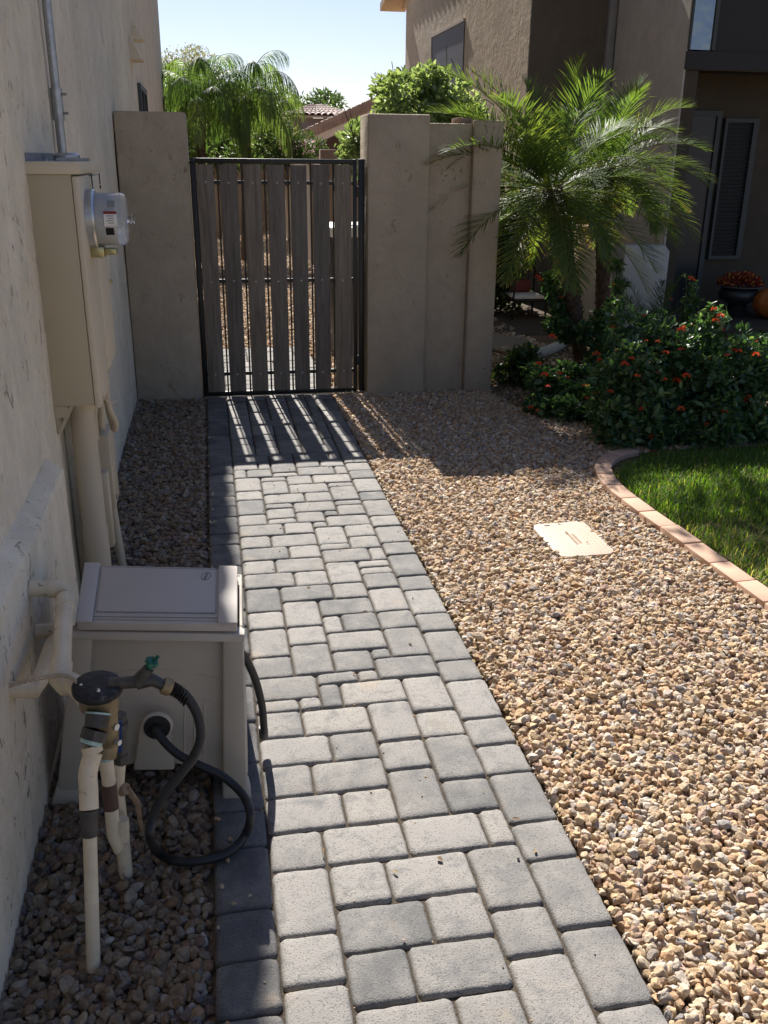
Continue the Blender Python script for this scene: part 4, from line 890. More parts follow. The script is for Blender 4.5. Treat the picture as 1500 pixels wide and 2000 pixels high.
# courtyard low walls
t = thing('low_wall', (4.3, 9, 0), 'pale stucco low wall stub standing at the porch corner', 'low wall')
mb = MB(); a = onY(1222, 480, 8.95).x; b = onY(1310, 480, 8.95).x; zt_ = onY(1260, 480, 8.95).z
mb.prism([(a, 8.95, -.1), (b, 8.95, -.1), (b, 8.95, zt_ - .06), (b - .05, 8.95, zt_), (a, 8.95, zt_)], (0, .2, 0)); mb.build('stub', M_pony, t, bevel=.01)
t = thing('courtyard_column', (3.7, 8.9, 0), 'warm tan stucco column rising between the two palm trunks', 'column')
a = onY(1140, 560, 8.9).x; b = onY(1172, 560, 8.9).x
MB().box(a - .05, b + .12, 8.9, 9.15, -.1, 1.0).build('shaft', m_stucco('stucco_tan', (.45, .33, .22), pit=.7, k=.5), t, bevel=.01)
t = thing('white_edging', (2.9, 7.9, 0), 'pale curved concrete edging around the palm planting bed', 'edging')
pth = spline([onZ(1025, 712, .03), onZ(1045, 692, .035), onZ(1075, 682, .035), onZ(1100, 668, .04), onZ(1112, 645, .04)], 8)
mb = MB(); mb.tube(pth, .045, 8); mb.build('strip', M_pony, t, smooth=True)

# ------------------------------------------------------------ patio chair, urn, pumpkin
t = thing('patio_chair', (3.3, 9.9, 0), 'dark iron patio chair with dark red cushion behind the front palm', 'chair')
cy_ = 9.55; cl_ = onY(1003, 580, cy_); cr_ = onY(1068, 580, cy_); sz = onY(1030, 585, cy_).z
xa, xb = cl_.x, cr_.x
MB().box(xa, xb, cy_, cy_ + .45, sz - .03, sz).build('seat', M_iron, t, bevel=.01)
MB().box(xa + .02, xb - .02, cy_ + .01, cy_ + .43, sz + .001, sz + .035).build('seat_pad', M_seat, t, bevel=.012)
MB().box(xa + .05, xb - .08, cy_ + .28, cy_ + .42, sz + .036, sz + .17).build('cushion', M_cush, t, bevel=.03)
for x in (xa, xb):
    for y in (cy_ + .01, cy_ + .44): mb = MB(); mb.tube([(x, y, .0), (x, y, sz - .03)], .012, 8); mb.build('leg', M_iron, t, smooth=True)
    mb = MB(); mb.tube(spline([(x, cy_ + .02, sz), (x, cy_ - .03, sz + .14), (x, cy_ + .1, sz + .24), (x, cy_ + .42, sz + .22)], 6), .010, 8); mb.build('armrest', M_iron, t, smooth=True)
mb = MB(); mb.tube(spline([(xa, cy_ + .44, sz), (xa, cy_ + .48, sz + .4), ((xa + xb) / 2, cy_ + .5, sz + .55), (xb, cy_ + .48, sz + .4), (xb, cy_ + .44, sz)], 8), .012, 8)
for k in range(1, 6): x = xa + (xb - xa) * k / 6; mb.tube([(x, cy_ + .45, sz), (x, cy_ + .48, sz + .43)], .006, 6)
mb.build('backrest', M_iron, t, smooth=True)
ub = onY(1435, 628, 9.25); ub.z = .06
t = thing('planter_urn', ub, 'dark round urn of red and yellow mums under the blinds', 'planter')
zr = onY(1440, 557, 9.25).z; hR = (onY(1478, 557, 9.25).x - onY(1398, 557, 9.25).x) / 2
k = zr - .06
MB().lathe([(.13, 0), (.14, .03), (.09, .06), (.10, .12), (hR * .85, k * .55), (hR * .88, k * .75), (hR * .7, k * .96)], ub, n=32).build('pot', M_urn, t, smooth=True, angle=60)
MB().lathe([(hR * .7, k * .962), (hR, k * .97), (hR, k), (hR * .8, k + .001)], ub, n=32).build('rim', M_rim, t, smooth=True, angle=40)
n = 900; u = unit(nrg.normal(size=(n, 3))); u[:, 2] = np.abs(u[:, 2]); p = np.array(ub) + np.array([0, 0, k]) + u * np.array([hR * .95, hR * .95, .13]) * nrg.uniform(.7, 1, (n, 1))
build_leaves('flowers', [leaf_arrays(p, u + nrg.normal(size=(n, 3)) * .4, nrg.normal(size=(n, 3)), np.full(n, .03), np.full(n, .025), np.repeat(nrg.choice([.0, .2, .4, .8, 1.], n // 15 + 1, p=[.3, .3, .15, .15, .1]), 15)[:n])], M_mum, t)
pb = onY(1500, 636, 9.0); pb.z = .056; pr_ = .19
t = thing('pumpkin', pb, 'orange ribbed pumpkin on the porch beside the dark urn', 'pumpkin')
mb = MB(); prof = []; nn = 48; vs = []; fs = []
for i in range(17):
    th = math.pi * i / 16
    for k in range(nn):
        a = 2 * math.pi * k / nn; rib = 1 - .07 * (abs(math.cos(a * 5)) ** 6) * math.sin(th); r = pr_ * math.sin(th) * rib
        zc = pr_ * .86 * (1 - math.cos(th)); zc -= .035 * math.exp(-((math.pi - th) / .35) ** 2); vs.append((pb.x + r * math.cos(a), pb.y + r * math.sin(a), pb.z + zc))
fs = [(i * nn + k, i * nn + (k + 1) % nn, (i + 1) * nn + (k + 1) % nn, (i + 1) * nn + k) for i in range(16) for k in range(nn)]
mb.add(vs, fs); mb.build('body', M_pump, t, smooth=True, angle=70)
mb = MB(); mb.tube([(pb.x, pb.y, pb.z + .29), (pb.x + .01, pb.y, pb.z + .34), (pb.x + .03, pb.y, pb.z + .37)], [.02, .014, .016], 8); mb.build('stalk', M_stem, t, smooth=True)

# ------------------------------------------------------------ palms
def frond_arrays(base, az, el, length, droop, nl, ll, lw, tint0, seed, hang=.25, tipyellow=.12, vang=.35, sag=.35):
    g = np.random.default_rng(seed); m = 26; P = [np.array(base, float)]; d = np.array([math.cos(az) * math.cos(el), math.sin(az) * math.cos(el), math.sin(el)])
    tw = g.normal(0, .05); ds = length / m; D = []
    for i in range(m):
        d = d + np.array([0, 0, -1]) * droop / m * (.5 + 1.4 * i / m) + np.array([-math.sin(az), math.cos(az), 0]) * tw / m
        d = d / np.linalg.norm(d); D.append(d); P.append(P[-1] + d * ds)
    P = np.array(P); D = np.array(D + [D[-1]])
    s = np.linspace(.12, 1, nl); idx = s * m; i0 = np.minimum(idx.astype(int), m - 1); fr = (idx - i0)[:, None]
    B = P[i0] * (1 - fr) + P[i0 + 1] * fr; T = D[i0]
    side = unit(np.cross(T, [0, 0, 1.])); upn = np.cross(side, T)
    Vs = []; Fs = []; Ts = []; o = 0
    for sg in (-1, 1):
        spread = (1.15 - .75 * s)[:, None]; ld = unit(T * (1.0 - .3 * spread) + side * sg * spread + upn * vang + g.normal(0, .10, (nl, 3)))
        L = ll * (np.sin(np.pi * np.clip(s * .92 + .08, 0, 1)) ** .55 * .85 + .15)[:, None] * g.uniform(.85, 1.1, (nl, 1)); W = lw * g.uniform(.8, 1.15, (nl, 1))
        wd = unit(np.cross(ld, upn)); rows = []
        K = 5; q = B.copy(); dd = ld.copy()
        for k in range(K):
            wk = W * [.55, 1.0, .9, .6, .06][k]; rows += [q - wd * wk * .5, q + wd * wk * .5]
            dd = unit(dd + np.array([0, 0, -1.]) * (hang + sag * k / K) * g.uniform(.6, 1.3, (nl, 1))); q = q + dd * L / (K - 1)
        V = np.stack(rows, 1).reshape(-1, 3); b = np.arange(nl)[:, None] * (2 * K)
        Fc = np.concatenate([b + np.array([[2 * k, 2 * k + 1, 2 * k + 3, 2 * k + 2]]) for k in range(K - 1)])
        tt = np.clip(tint0 + g.normal(0, .10, nl), 0, .93)[:, None] + np.array([0, 0, 0, 0, 0, 0, tipyellow * .5, tipyellow * .5, tipyellow, tipyellow])[None]
        Vs.append(V); Fs.append(Fc + o); Ts.append(np.clip(tt, 0, 1).ravel()); o += len(V)
    # rachis as thin 3-sided ribbon
    w_ = (lw * .55 * (1 - .8 * np.linspace(0, 1, m + 1)) + .0015)[:, None]
    sd = unit(np.cross(D, [0, 0, 1.])); un = np.cross(sd, D)
    R3 = np.stack([P - sd * w_, P + un * w_ * .9, P + sd * w_, P - un * w_ * .9], 1).reshape(-1, 3)
    b = np.arange(m)[:, None] * 4; Fr = np.concatenate([b + np.array([[k, (k + 1) % 4, 4 + (k + 1) % 4, 4 + k]]) for k in range(4)])
    Vs.append(R3); Fs.append(Fr + o); Ts.append(np.full(len(R3), .88))
    return np.concatenate(Vs), np.concatenate(Fs), np.concatenate(Ts)
def palm_trunk(path, r0, r1, name, parent, boots=220, seed=1):
    g = random.Random(seed); q = spline(path, 10); m = len(q); mb = MB(); mb.tube(q, [r0 + (r1 - r0) * i / (m - 1) for i in range(m)], 14)
    for k in range(boots):
        f = (k + .5) / boots; i = min(m - 2, int(f * (m - 1))); p = q[i].lerp(q[i + 1], f * (m - 1) - i); r = r0 + (r1 - r0) * f; a = k * 2.39996; d = Vector((math.cos(a), math.sin(a), 0)); s_ = Vector((-d.y, d.x, 0)); h = g.uniform(.03, .05); o_ = g.uniform(.012, .028)
        b = p + d * r * .9; mb.add([b - s_ * .016, b + s_ * .016, b + d * o_ + Vector((0, 0, h)) + s_ * .007, b + d * o_ + Vector((0, 0, h)) - s_ * .007, b + d * .002 + Vector((0, 0, h * .5))], [(0, 1, 2, 3), (0, 3, 4), (1, 4, 2), (3, 2, 4)])
    return mb.build(name, M_palmbark, parent, smooth=False)
def pygmy_palm(base, mid, heart, nf, length, label, seed, extra=()):
    g = random.Random(seed); t = thing('pygmy_palm', base, label, 'palm tree', 'pygmy palms in the shrub bed')
    palm_trunk([base, mid, heart], .055, .075, 'trunk', t, 200, seed)
    for k in range(nf):
        f = k / (nf - 1); az = k * 2.39996 + g.uniform(-.25, .25); el = math.radians(82 - 108 * f ** .75 + g.uniform(-7, 7)); ln = length * (.78 + .27 * math.sin(math.pi * min(1, f * .7 + .05))) * g.uniform(.9, 1.08)
        V, Fc, T = frond_arrays(Vector(heart) + Vector((math.cos(az) * .03, math.sin(az) * .03, .02 - .1 * f)), az, el, ln, .85 + .35 * (1 - f), 52, .26, .0082, .45 + .25 * g.random() + (.22 if f > .8 and g.random() < .5 else 0), seed * 100 + k, hang=.04, sag=.13, tipyellow=.14 if f < .7 else .32)
        npmesh('frond', V, Fc, M_palm, t, T)
    skirt = [(188 + 17.5 * i, -2 - 9 * (i % 3), .78 + .08 * (i % 2), 1.7) for i in range(0, 11, 2)] + [(20, -10, .7, 1.3), (55, -12, .6, 1.3)]
    for j, (azd, eld, ll_, *dr_) in enumerate(list(extra) + skirt):
        V, Fc, T = frond_arrays(Vector(heart), math.radians(azd), math.radians(eld), ll_, dr_[0] if dr_ else .80, 52 if not dr_ else 44, .27 if not dr_ else .22, .0082, .6 if not dr_ else .4 + .15 * (j % 3), seed * 900 + j, hang=.04, sag=.13, tipyellow=.15); npmesh('frond', V, Fc, M_palm, t, T)
    return t
h_ = onY(1078, 368, 6.78)
pygmy_palm(Vector((onY(1142, 690, 6.98).x, 6.98, 0)), onY(1114, 560, 6.93), h_, 38, .96, 'front pygmy palm with bright arching crown and leaning trunk', 5, [(192, 56, 1.15), (202, 44, 1.15), (184, 46, 1.1), (210, 34, 1.1), (198, 30, 1.1), (194, 14, 1.0), (222, 52, 1.0), (172, 64, 1.0)])
h2 = onY(1182, 325, 7.6)
pygmy_palm(Vector((onY(1182, 620, 7.7).x, 7.7, 0)), onY(1178, 480, 7.65), h2, 34, .86, 'rear pygmy palm with straight dark trunk and crown partly in shade', 9, [(0, 30, .9)])
# small low palm right of trunks
t = thing('young_palm', onZ(1270, 690), 'small dark feathery palm low against the pale low wall', 'palm tree')
b = onY(1268, 655, 8.3)
for k in range(11):
    V, Fc, T = frond_arrays((b.x, b.y, max(0.05, b.z - .1)), k * 2.4, math.radians(72 - 4 * k), .62, .7, 30, .15, .006, .1, 700 + k, hang=.05, sag=.1, tipyellow=0); npmesh('frond', V, Fc, M_palm, t, T)

# ------------------------------------------------------------ flowering shrubs
def shrub(label, base, blobs, nl, nfl, seed, L=.05, W=.03, sprigs=0, mat=M_lant, name='flowering_shrub', group='red flowering shrubs in the bed', flowers=()):
    g = random.Random(seed); t = thing(name, base, label, 'shrub', group)
    build_leaves('foliage', [shell_foliage(blobs, nl, L, W)], mat, t)
    mb = MB()
    for (x, y, z, rx, ry, rz) in blobs:
        q = spline([Vector(base), Vector(base).lerp(Vector((x, y, z)), .5) + Vector((0, 0, .06)), Vector((x, y, z)), Vector((x, y, z + rz * .8))], 3); mb.tube(q, [.007 - .005 * i / len(q) for i in range(len(q))], 5)
    mb.build('stems', M_stem, t)
    # flower heads near the camera-lit surface
    heads = []
    for _ in range(nfl):
        bl = g.choice(blobs); u = Vector((g.gauss(0, 1), g.gauss(-.6, .8), g.gauss(.6, .8))).normalized(); heads.append(Vector((bl[0] + u.x * bl[3] * 1.05, bl[1] + u.y * bl[4] * 1.05, bl[2] + u.z * bl[5] * 1.08)))
    heads += [Vector(f) for f in flowers]
    for hd in heads:
        hs = g.uniform(.007, .015); m = 30; uu = unit(nrg.normal(size=(m, 3))); uu[:, 2] = np.abs(uu[:, 2]) * .8; c = np.array(hd) + uu * hs
        V, Fc, T = leaf_arrays(c, uu + nrg.normal(size=(m, 3)) * .15, nrg.normal(size=(m, 3)), nrg.uniform(.7, 1.1, m) * hs, nrg.uniform(.7, 1., m) * hs, np.clip(.25 + .5 * nrg.random(m) * g.random() * 1.6, 0, 1), .1, .1)
        npmesh('flower_head', V, Fc, M_flower, t, T)
    return t
def blob_px(lst, jit=.03):
    out = []
    for px, py, Y, r in lst: p = onY(px, py, Y); out.append((p.x, p.y, max(p.z, .06), r, r, r * .85))
    return out
g = random.Random(31)
B1 = []
for _ in range(16): B1.append((g.uniform(1195, 1490), g.uniform(612, 672), g.uniform(5.3, 5.6), g.uniform(.03, .05)))
for _ in range(105):
    px = g.uniform(1175, 1510); py = g.uniform(655 + 45 * abs(px - 1350) / 160, 875); Y = 5.22 - (py - 650) / 230 * .26 + g.uniform(-.08, .25); B1.append((px, py, Y, g.uniform(.05, .12)))
for _ in range(22): B1.append((g.uniform(1215, 1530), g.uniform(835, 880), g.uniform(4.98, 5.2), g.uniform(.08, .13)))
B1 += [(1215, 665, 5.35, .09), (1260, 660, 5.3, .09), (1300, 650, 5.25, .09), (1350, 665, 5.2, .10), (1400, 680, 5.2, .10), (1440, 700, 5.2, .10), (1380, 630, 5.2, .06), (1395, 605, 5.2, .05), (1385, 655, 5.2, .07), (1410, 625, 5.2, .05), (1450, 680, 5.2, .07), (1500, 700, 5.4, .12), (1520, 740, 5.4, .14), (1240, 620, 5.9, .06), (1290, 625, 5.7, .06)]
fl = [(1262, 667), (1285, 668), (1335, 640), (1398, 627), (1407, 618), (1395, 605), (1330, 645), (1420, 695), (1443, 687), (1476, 694), (1385, 700), (1340, 735), (1220, 712), (1300, 742), (1255, 800), (1330, 800), (1415, 805), (1463, 775), (1275, 885), (1380, 830), (1300, 690), (1245, 735)]
shrub('large mounded red flowering shrub leaning over the back of the lawn', (3.0, 5.25, 0), blob_px(B1), 14500, 34, 3, L=.050, W=.029, flowers=[onY(x, y, 5.08 - (y - 650) / 230 * .2) for x, y in fl])
B2 = [(1060, 745, 5.9, .09), (1085, 765, 5.9, .10), (1110, 735, 6.1, .11), (1130, 780, 5.8, .11), (1075, 800, 5.7, .08), (1150, 800, 5.7, .12), (1160, 745, 6.0, .12), (1185, 780, 5.8, .12), (1110, 815, 5.6, .09), (1170, 835, 5.5, .11), (1200, 850, 5.45, .10), (1045, 790, 5.8, .06), (1040, 725, 6.0, .05), (1210, 700, 6.3, .12), (1180, 690, 6.5, .12), (1165, 720, 6.3, .10)]
fl = [(1052, 712), (1063, 733), (1070, 755), (1093, 730), (1165, 692), (1172, 705), (1185, 730), (1165, 770), (1178, 776), (1147, 779), (1036, 797), (1050, 803), (1120, 805), (1162, 808), (1128, 825), (1108, 738), (1085, 660), (1078, 658)]
shrub('smaller red flowering shrub spilling onto the gravel left of the big one', (2.7, 5.8, 0), blob_px(B2), 4200, 4, 4, L=.056, W=.034, flowers=[onY(x, y, 5.6) for x, y in fl])
B3 = [(1075, 560, 7.0, .06), (1090, 580, 7.0, .08), (1100, 610, 7.0, .09), (1085, 635, 6.9, .08), (1110, 650, 6.9, .09), (1070, 545, 7.0, .05), (1140, 650, 6.8, .09), (1180, 630, 6.9, .10), (1200, 600, 7.0, .08), (1190, 660, 6.7, .10), (1210, 560, 7.2, .06), (1205, 520, 7.3, .05)]
shrub('tall thin flowering shrub wrapping the two palm trunks', (3.15, 7.0, 0), blob_px(B3), 2300, 3, 5, flowers=[onY(1096, 581, 6.9), onY(1050, 542, 6.9), onY(1055, 548, 6.9), onY(1197, 617, 6.8), onY(1185, 630, 6.8)])
B4 = [(1353, 560, 6.6, .03), (1350, 590, 6.6, .05), (1345, 620, 6.6, .06), (1350, 650, 6.6, .08), (1340, 545, 6.6, .02)]
shrub('slender flowering stem standing above the big shrub', (onY(1345, 700, 6.6).x, 6.6, 0), blob_px(B4), 420, 0, 6, flowers=[onY(1352, 547, 6.55), onY(1349, 543, 6.55), onY(1311, 585, 6.55)])
B5 = [(g.uniform(955, 1060), g.uniform(700, 755), 6.7 + g.uniform(-.2, .3), .10) for _ in range(9)]
shrub('low dark leafy shrub in shade beside the garden wall end', (2.3, 6.8, 0), blob_px(B5), 1700, 0, 7, mat=M_olean, group='red flowering shrubs in the bed')
B7 = [(g.uniform(2.75, 3.45), g.uniform(9.9, 10.6), g.uniform(.1, 1.55), .2, .2, .2) for _ in range(40)]
shrub('tall dark leafy shrub against the house behind the iron chair', (3.1, 10.2, 0), B7, 5200, 0, 17, L=.07, W=.04, mat=M_olean)
B6 = [(g.uniform(1400, 1560), g.uniform(680, 780), 7.2 + g.uniform(-.3, .3), .15) for _ in range(14)]
shrub('dark leafy shrub in deep shade in front of the porch', (5.0, 7.2, 0), blob_px(B6), 2600, 1, 8, mat=M_olean)

# ------------------------------------------------------------ lawn
def lawn():
    n = 60000; g = np.random.default_rng(9); x = g.uniform(2.05, 4.7, n); y = g.uniform(2.55, 4.95, n)
    poly = [(v.x + .115, v.y - (.11 if v.y > 4.6 else 0)) for v in OUTS] + [(6.5, .5), (6.5, 4.8)]
    m = inside(x, y, poly); 
    pn = np.sin(x * 5.1 + 1) * np.sin(y * 4.3) + .5 * np.sin(x * 11 + y * 7); thin = (x - 2.0 < .75) & (y < 3.75) ; m &= ~(thin & (g.random(n) < .45 + .3 * pn))
    x, y = x[m], y[m]; n = len(x); az = g.uniform(0, 6.28, n); h = g.uniform(.022, .055, n); w_ = g.uniform(.0014, .0026, n); ln = g.uniform(.01, .045, n)
    bx = np.column_stack([x, y, np.full(n, -.006)]); s_ = np.column_stack([-np.sin(az), np.cos(az), np.zeros(n)]) * w_[:, None]; d = np.column_stack([np.cos(az) * ln, np.sin(az) * ln, np.zeros(n)])
    z = lambda f: np.column_stack([np.zeros(n), np.zeros(n), h * f])
    V = np.stack([bx - s_, bx + s_, bx + d * .35 + z(.6) - s_ * .8, bx + d * .35 + z(.6) + s_ * .8, bx + d + z(1) - s_ * .1, bx + d + z(1) + s_ * .1], 1).reshape(-1, 3)
    b = np.arange(n)[:, None] * 6; Fc = np.concatenate([b + np.array([[0, 1, 3, 2]]), b + np.array([[2, 3, 5, 4]])])
    dry = (g.random(n) < .06) | (thin[m] & (g.random(n) < .25)); tt = np.where(dry, 1., np.clip(g.normal(.45, .2, n), 0, .88))
    o = npmesh('grass', V, Fc, M_grass, None, np.repeat(tt, 6)); tag(o, 'green lawn grass behind the salmon kerb', 'grass', kind='stuff')
lawn()

# fallen leaves
n = 230; gg = np.random.default_rng(21); lx = np.concatenate([gg.uniform(.85, 2.0, 120), gg.uniform(-.5, .8, 25), gg.uniform(1.2, 2.3, 85)]); ly = np.concatenate([gg.uniform(1.3, 6.2, 120), gg.uniform(1.3, 6, 25), gg.uniform(4.4, 5.8, 85)])
zz = np.where((lx > PXL) & (lx < PXR), .006, .012); bp = np.column_stack([lx, ly, zz]); dd_ = unit(np.column_stack([gg.normal(size=n), gg.normal(size=n), gg.normal(0, .25, n)]))
tag(build_leaves('fallen_leaves', [leaf_arrays(bp, dd_, gg.normal(0, .25, (n, 3)) + [0, 0, 1], gg.uniform(.012, .03, n), gg.uniform(.005, .012, n), gg.random(n))], m_leaf('dead_leaf', [(0, (.10, .06, .03)), (.6, (.24, .16, .08)), (1, (.30, .26, .12))], .8, .2, (1.2, 1, .8)), None), 'dry fallen leaves dotted over the tan gravel and grey path', 'leaf litter', kind='stuff')

# ------------------------------------------------------------ vine over the wall
t = thing('climbing_vine', (1.8, 8.1, 0), 'bright green leafy vine billowing above the garden wall', 'vine')
g = random.Random(77); bl = []
for _ in range(46):
    u = g.random(); px = 745 + 185 * u; top = 165 - 22 * math.sin(math.pi * min(1, u * 1.15)) + 55 * max(0, u - .7) / .3
    p = onY(px, g.uniform(top + 8, 262), 8.3 + g.uniform(-.25, .35)); r = g.uniform(.09, .15); bl.append((p.x, p.y, p.z, r, r, r * .8))
for _ in range(26): p = onY(g.uniform(680, 720), g.uniform(258, 330), 8.0 + g.uniform(-.2, .3)); r = g.uniform(.07, .12); bl.append((p.x, p.y, p.z, r, r, r))
for px, py in ((850, 150), (870, 145), (760, 175), (900, 170), (925, 195), (668, 275), (698, 248)): p = onY(px, py, 8.2); bl.append((p.x, p.y, p.z, .06, .06, .05))
build_leaves('foliage', [shell_foliage(bl, 8500, .058, .036, up=.2, jitter=.9)], M_vine, t)
mb = MB()
for _ in range(40):
    b = g.choice(bl); q = spline([(1.8, 8.3, .5), (b[0] * .6 + 1.8 * .4, 8.3, b[2] * .7), b[:3], (b[0] + g.uniform(-.1, .1), b[1], b[2] + g.uniform(.08, .22))], 4); mb.tube(q, .003, 4)
for px0, py0, px1, py1 in ((742, 200, 715, 185), (930, 200, 965, 205), (850, 150, 865, 128), (770, 170, 765, 120)):
    a, b = onY(px0, py0, 8.2), onY(px1, py1, 8.2); mb.tube(spline([a, a.lerp(b, .5) + Vector((0, 0, .03)), b], 4), .003, 4)
mb.build('stems', M_stem, t)

# ------------------------------------------------------------ beyond the gate
t = thing('block_wall', (1, 22.8, 0), 'brown block boundary wall across the yard beyond the gate', 'boundary wall')
mb = MB(); mb.box(-2.5, 4.0, 22.8, 23.0, -.1, 1.62); mb.build('wall', M_block, t)
mb = MB(); mb.box(1.62, 1.95, 15.2, 22.75, -.1, 1.5); mb.build('return_wall', M_block, t)
q = onY(640, 300, 15.1); mb = MB(); mb.box(q.x - .12, q.x + .12, 15.0, 15.2, -.1, onY(640, 292, 15.0).z); mb.build('post', M_block, t, bevel=.01)
t = thing('storage_bin', (1.2, 8.0, 0), 'dark storage bin with white lid standing behind the gate', 'bin')
mb = MB(); mb.hexa([(1.00, 7.7, .03), (1.36, 7.7, .03), (1.36, 8.2, .03), (1.00, 8.2, .03), (.97, 7.66, 1.0), (1.4, 7.66, 1.0), (1.4, 8.25, 1.0), (.97, 8.25, 1.0)]); mb.build('body', M_bind, t, bevel=.02)
MB().box(.955, 1.42, 7.64, 8.27, 1.002, 1.085).build('lid', M_binw, t, bevel=.02)
mb = MB(); mb.tube([(.95, 8.2, .08), (1.41, 8.2, .08)], .08, 20); mb.build('wheel', M_bind, t, smooth=True, angle=50)
MB().box(.86, .955, 7.75, 7.85, 1.02, 1.07).build('handle', M_blueh, t, bevel=.01)

def tree(name, label, base, blobs, nl, L, W, mat, stems=14, seed=1, tr=.08, cat='tree', group=None, crown='crown'):
    g = random.Random(seed); t = thing(name, base, label, cat, group)
    build_leaves(crown, [shell_foliage(blobs, nl, L, W, up=.1)], mat, t)
    c = Vector(np.mean(np.array(blobs)[:, :3], 0)); b = Vector(base); mb = MB(); fork = b.lerp(c, .55); mb.tube(spline([b, b.lerp(fork, .5) + Vector((.05, 0, 0)), fork], 4), [tr * (1 - .05 * i) for i in range(9)], 8)
    for _ in range(stems):
        q = g.choice(blobs); e = Vector(q[:3]) + Vector((g.uniform(-1, 1) * q[3], g.uniform(-1, 1) * q[4], q[5] * .9)); pts = spline([fork, fork.lerp(e, .5) + Vector((g.uniform(-.2, .2), g.uniform(-.2, .2), .1)), e], 4); mb.tube(pts, [tr * .5 * (1 - .9 * i / (len(pts) - 1)) for i in range(len(pts))], 5)
    mb.build('trunk', M_bark, t); return t
def pxblobs(lst, Y, n, r, seed, dy=1.):
    g = random.Random(seed); out = []
    for _ in range(n):
        x0, y0, x1, y1 = g.choice(lst); p = onY(g.uniform(x0, x1), g.uniform(y0, y1), Y + g.uniform(-dy, dy)); s = r * g.uniform(.6, 1.3); out.append((p.x, p.y, p.z, s, s, s * .8))
    return out
def queen(label, base, heart, nf, length, seed):
    g = random.Random(seed); t = thing('weeping_palm', base, label, 'palm tree', 'weeping palms beyond the gate'); palm_trunk([base, (Vector(base) + Vector(heart)) / 2, heart], .07, .06, 'trunk', t, 40, seed)
    for k in range(nf):
        f = k / (nf - 1); az = k * 2.39996; el = math.radians(78 - 75 * f); ln = length * g.uniform(.85, 1.1)
        V, Fc, T = frond_arrays(heart, az, el, ln, 2.4, 56, .50, .012, .3 + .6 * g.random(), seed * 50 + k, hang=.55, sag=.8, tipyellow=.1, vang=0); npmesh('frond', V, Fc, M_queen, t, T)
queen('weeping palm nearest the house corner beyond the gate', (onY(385, 300, 15.8).x, 15.8, 0), onY(392, 200, 15.8), 22, 1.2, 3)
queen('weeping palm right of the other one beyond the gate', (onY(470, 300, 16).x, 16, 0), onY(482, 192, 16.0), 20, 1.2, 4)
tree('green_tree', 'mid green bushy tree behind the weeping palms', (0.2, 20.5, 0), pxblobs([(320, 140, 400, 300), (330, 180, 440, 310), (400, 190, 540, 310), (430, 230, 550, 312)], 20.5, 90, .34, 5) + pxblobs([(370, 225, 430, 310), (440, 245, 520, 310)], 16.4, 16, .20, 15, .3), 15000, .10, .05, m_leaf('bright_tree_leaf', [(0, (.045, .08, .03)), (.6, (.085, .13, .05)), (1, (.17, .22, .10))], .55, .35), seed=5)
tree('wispy_tree', 'pale airy half bare tree rising above the palms at left', (-.3, 24, 0), pxblobs([(330, 100, 400, 150), (318, 130, 410, 190)], 24, 34, .34, 6), 2600, .075, .035, M_wisp, 40, 6, .06)
tree('yellow_green_shrub', 'yellowish loose shrub right of the weeping palms', (1.1, 21, 0), pxblobs([(510, 235, 560, 300), (530, 250, 575, 310)], 21, 22, .22, 7), 2200, .07, .035, m_leaf('olive_leaf', [(0, (.08, .085, .03)), (1, (.19, .19, .07))], .5, .35), 12, 7, .04, 'shrub')
tr_ = tree('flowering_hedge', 'oleander hedge with pale flowers behind the boundary wall', (1.6, 19.5, 0), pxblobs([(520, 270, 600, 310), (550, 285, 625, 310)], 19.5, 26, .22, 8, .6), 4200, .10, .025, M_olean, 18, 8, .03, 'hedge', crown='foliage')
p = np.array([onY(rnd.uniform(545, 615), rnd.uniform(272, 302), 18.9) for _ in range(90)]); build_leaves('flowers', [leaf_arrays(p, nrg.normal(size=(90, 3)), nrg.normal(size=(90, 3)), np.full(90, .05), np.full(90, .045), nrg.random(90))], M_pink, tr_)
tree('distant_tree', 'small dark distant tree peeking above the far tiled roof', (3.5, 42, 0), pxblobs([(565, 195, 655, 225), (520, 215, 600, 240)], 42, 26, .5, 9, 2), 2600, .20, .09, M_olean, 14, 9, .12)
tree('distant_tree', 'dark distant tree beside the corner of the two storey house', (7.5, 34, 0), pxblobs([(755, 155, 805, 200)], 34, 18, .4, 10, 2), 1800, .16, .08, M_olean, 14, 10, .12)
g = random.Random(55); bl = []
for _ in range(40):
    X_ = g.uniform(1.85, 4.9); bl.append((X_, g.uniform(7.5, 9.1), g.uniform(3.85, 4.6), .26, .26, .16))
for _ in range(110): bl.append((g.uniform(1.7, 2.95), g.uniform(11.8, 14.4), g.uniform(4.5, 5.1), .3, .3, .18))  # unseen second crown cluster, added to shade the patio
t = thing('shade_tree', (6.9, 6.0, 0), 'leafy tree reaching over the shrub bed, dappling the lawn with shade', 'tree')
build_leaves('crown', [shell_foliage(bl, 20000, .09, .05, up=.1)], M_tree, t)
mb = MB(); mb.tube(spline([(6.9, 6.0, 0), (6.8, 6.2, 2), (6.6, 6.6, 3.6), (5.2, 7.8, 4.5), (3.6, 8.6, 4.7), (2.8, 11, 4.9), (2.6, 13.5, 5.0)], 6), [.14 - .0033 * i for i in range(37)], 8); mb.build('trunk', M_bark, t)
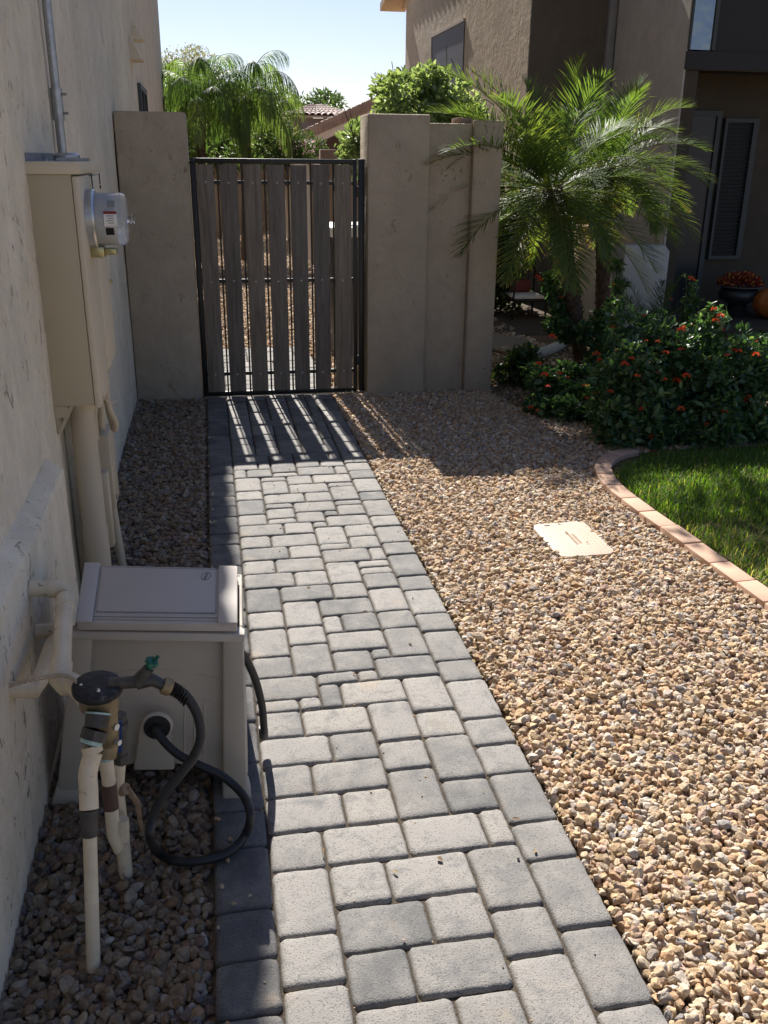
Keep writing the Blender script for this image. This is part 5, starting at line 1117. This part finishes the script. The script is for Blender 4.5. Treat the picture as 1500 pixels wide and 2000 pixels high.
# neighbour roofs
t = thing('bungalow', (2.4, 30, 0), 'small house with pinkish hipped tile roof farthest beyond the gate', 'house')
Yh = 30.; a0 = onY(553, 240, Yh); a1 = onY(668, 218, Yh); ap_ = onY(612, 206, Yh + 1.5); ez = onY(640, 217, Yh).z
ex0, ex1 = onY(556, 238, Yh).x, onY(662, 217, Yh).x + .6
cxm = onY(612, 206, Yh + 2).x; za = onY(612, 207, Yh + 2).z
zl = onY(600, 222, Yh).z - .05
tile_roof((ex0, Yh, zl), (ex1, Yh, zl), (cxm - .05, Yh + 2, za), (cxm + .25, Yh + 2, za), 5, 12, .06, M_tile2, 'roof', t, .06, 6)
tile_roof((ex0, Yh + 4, zl), (ex0, Yh, zl), (cxm - .05, Yh + 2.2, za), (cxm - .05, Yh + 2, za), 5, 12, .06, M_tile2, 'roof', t, .06, 6)
tile_roof((ex1, Yh, zl), (ex1, Yh + 4, zl), (cxm + .25, Yh + 2, za), (cxm + .25, Yh + 2.2, za), 5, 12, .06, M_tile2, 'roof', t, .06, 6)
MB().box(ex0 + .25, ex1 - .25, Yh + .3, Yh + 4, -.1, zl - .06).build('wall', m_plain('mauve_stucco', (.30, .25, .23), .9), t)
t = thing('tiled_house', (3.5, 25, 0), 'house with long sloping tiled gable roof behind the vine', 'house')
Yh = 25.; e0 = onY(574, 274, Yh); e1 = onY(800, 172, Yh)
tile_roof((e0.x, Yh, e0.z), (e0.x, Yh + 5, e0.z), (e1.x, Yh, e1.z), (e1.x, Yh + 5, e1.z), 14, 12, .06, M_tile, 'roof', t, .14)
d = (e1 - e0); up = Vector((0, 0, 1)); mb = MB(); mb.prism([e0 + up * -.30, e1 + up * -.30, e1 + up * -.12, e0 + up * -.12], (0, -.05, 0)); mb.build('bargeboard', M_fascia, t)
mb = MB()
nq = 24
for k in range(nq): a = e0.lerp(e1, k / nq); b = e0.lerp(e1, (k + .97) / nq); mb.prism([a + up * .0, b + up * .0, b + up * .13, a + up * .155], (0, -.14, 0)); mb.prism([a + up * -.12, b + up * -.12, b + up * -.005, a + up * .015], (0, -.10, 0))
mb.build('rake_tiles', M_tile, t)
mb = MB(); w0 = e0.lerp(e1, .10); mb.prism([(w0.x, Yh + .5, -.1), (e1.x, Yh + .5, -.1), (e1.x, Yh + .5, e1.z - .35), (w0.x, Yh + .5, w0.z - .35)], (0, .2, 0)); mb.build('wall', m_plain('brown_stucco', (.075, .05, .04), .9), t)
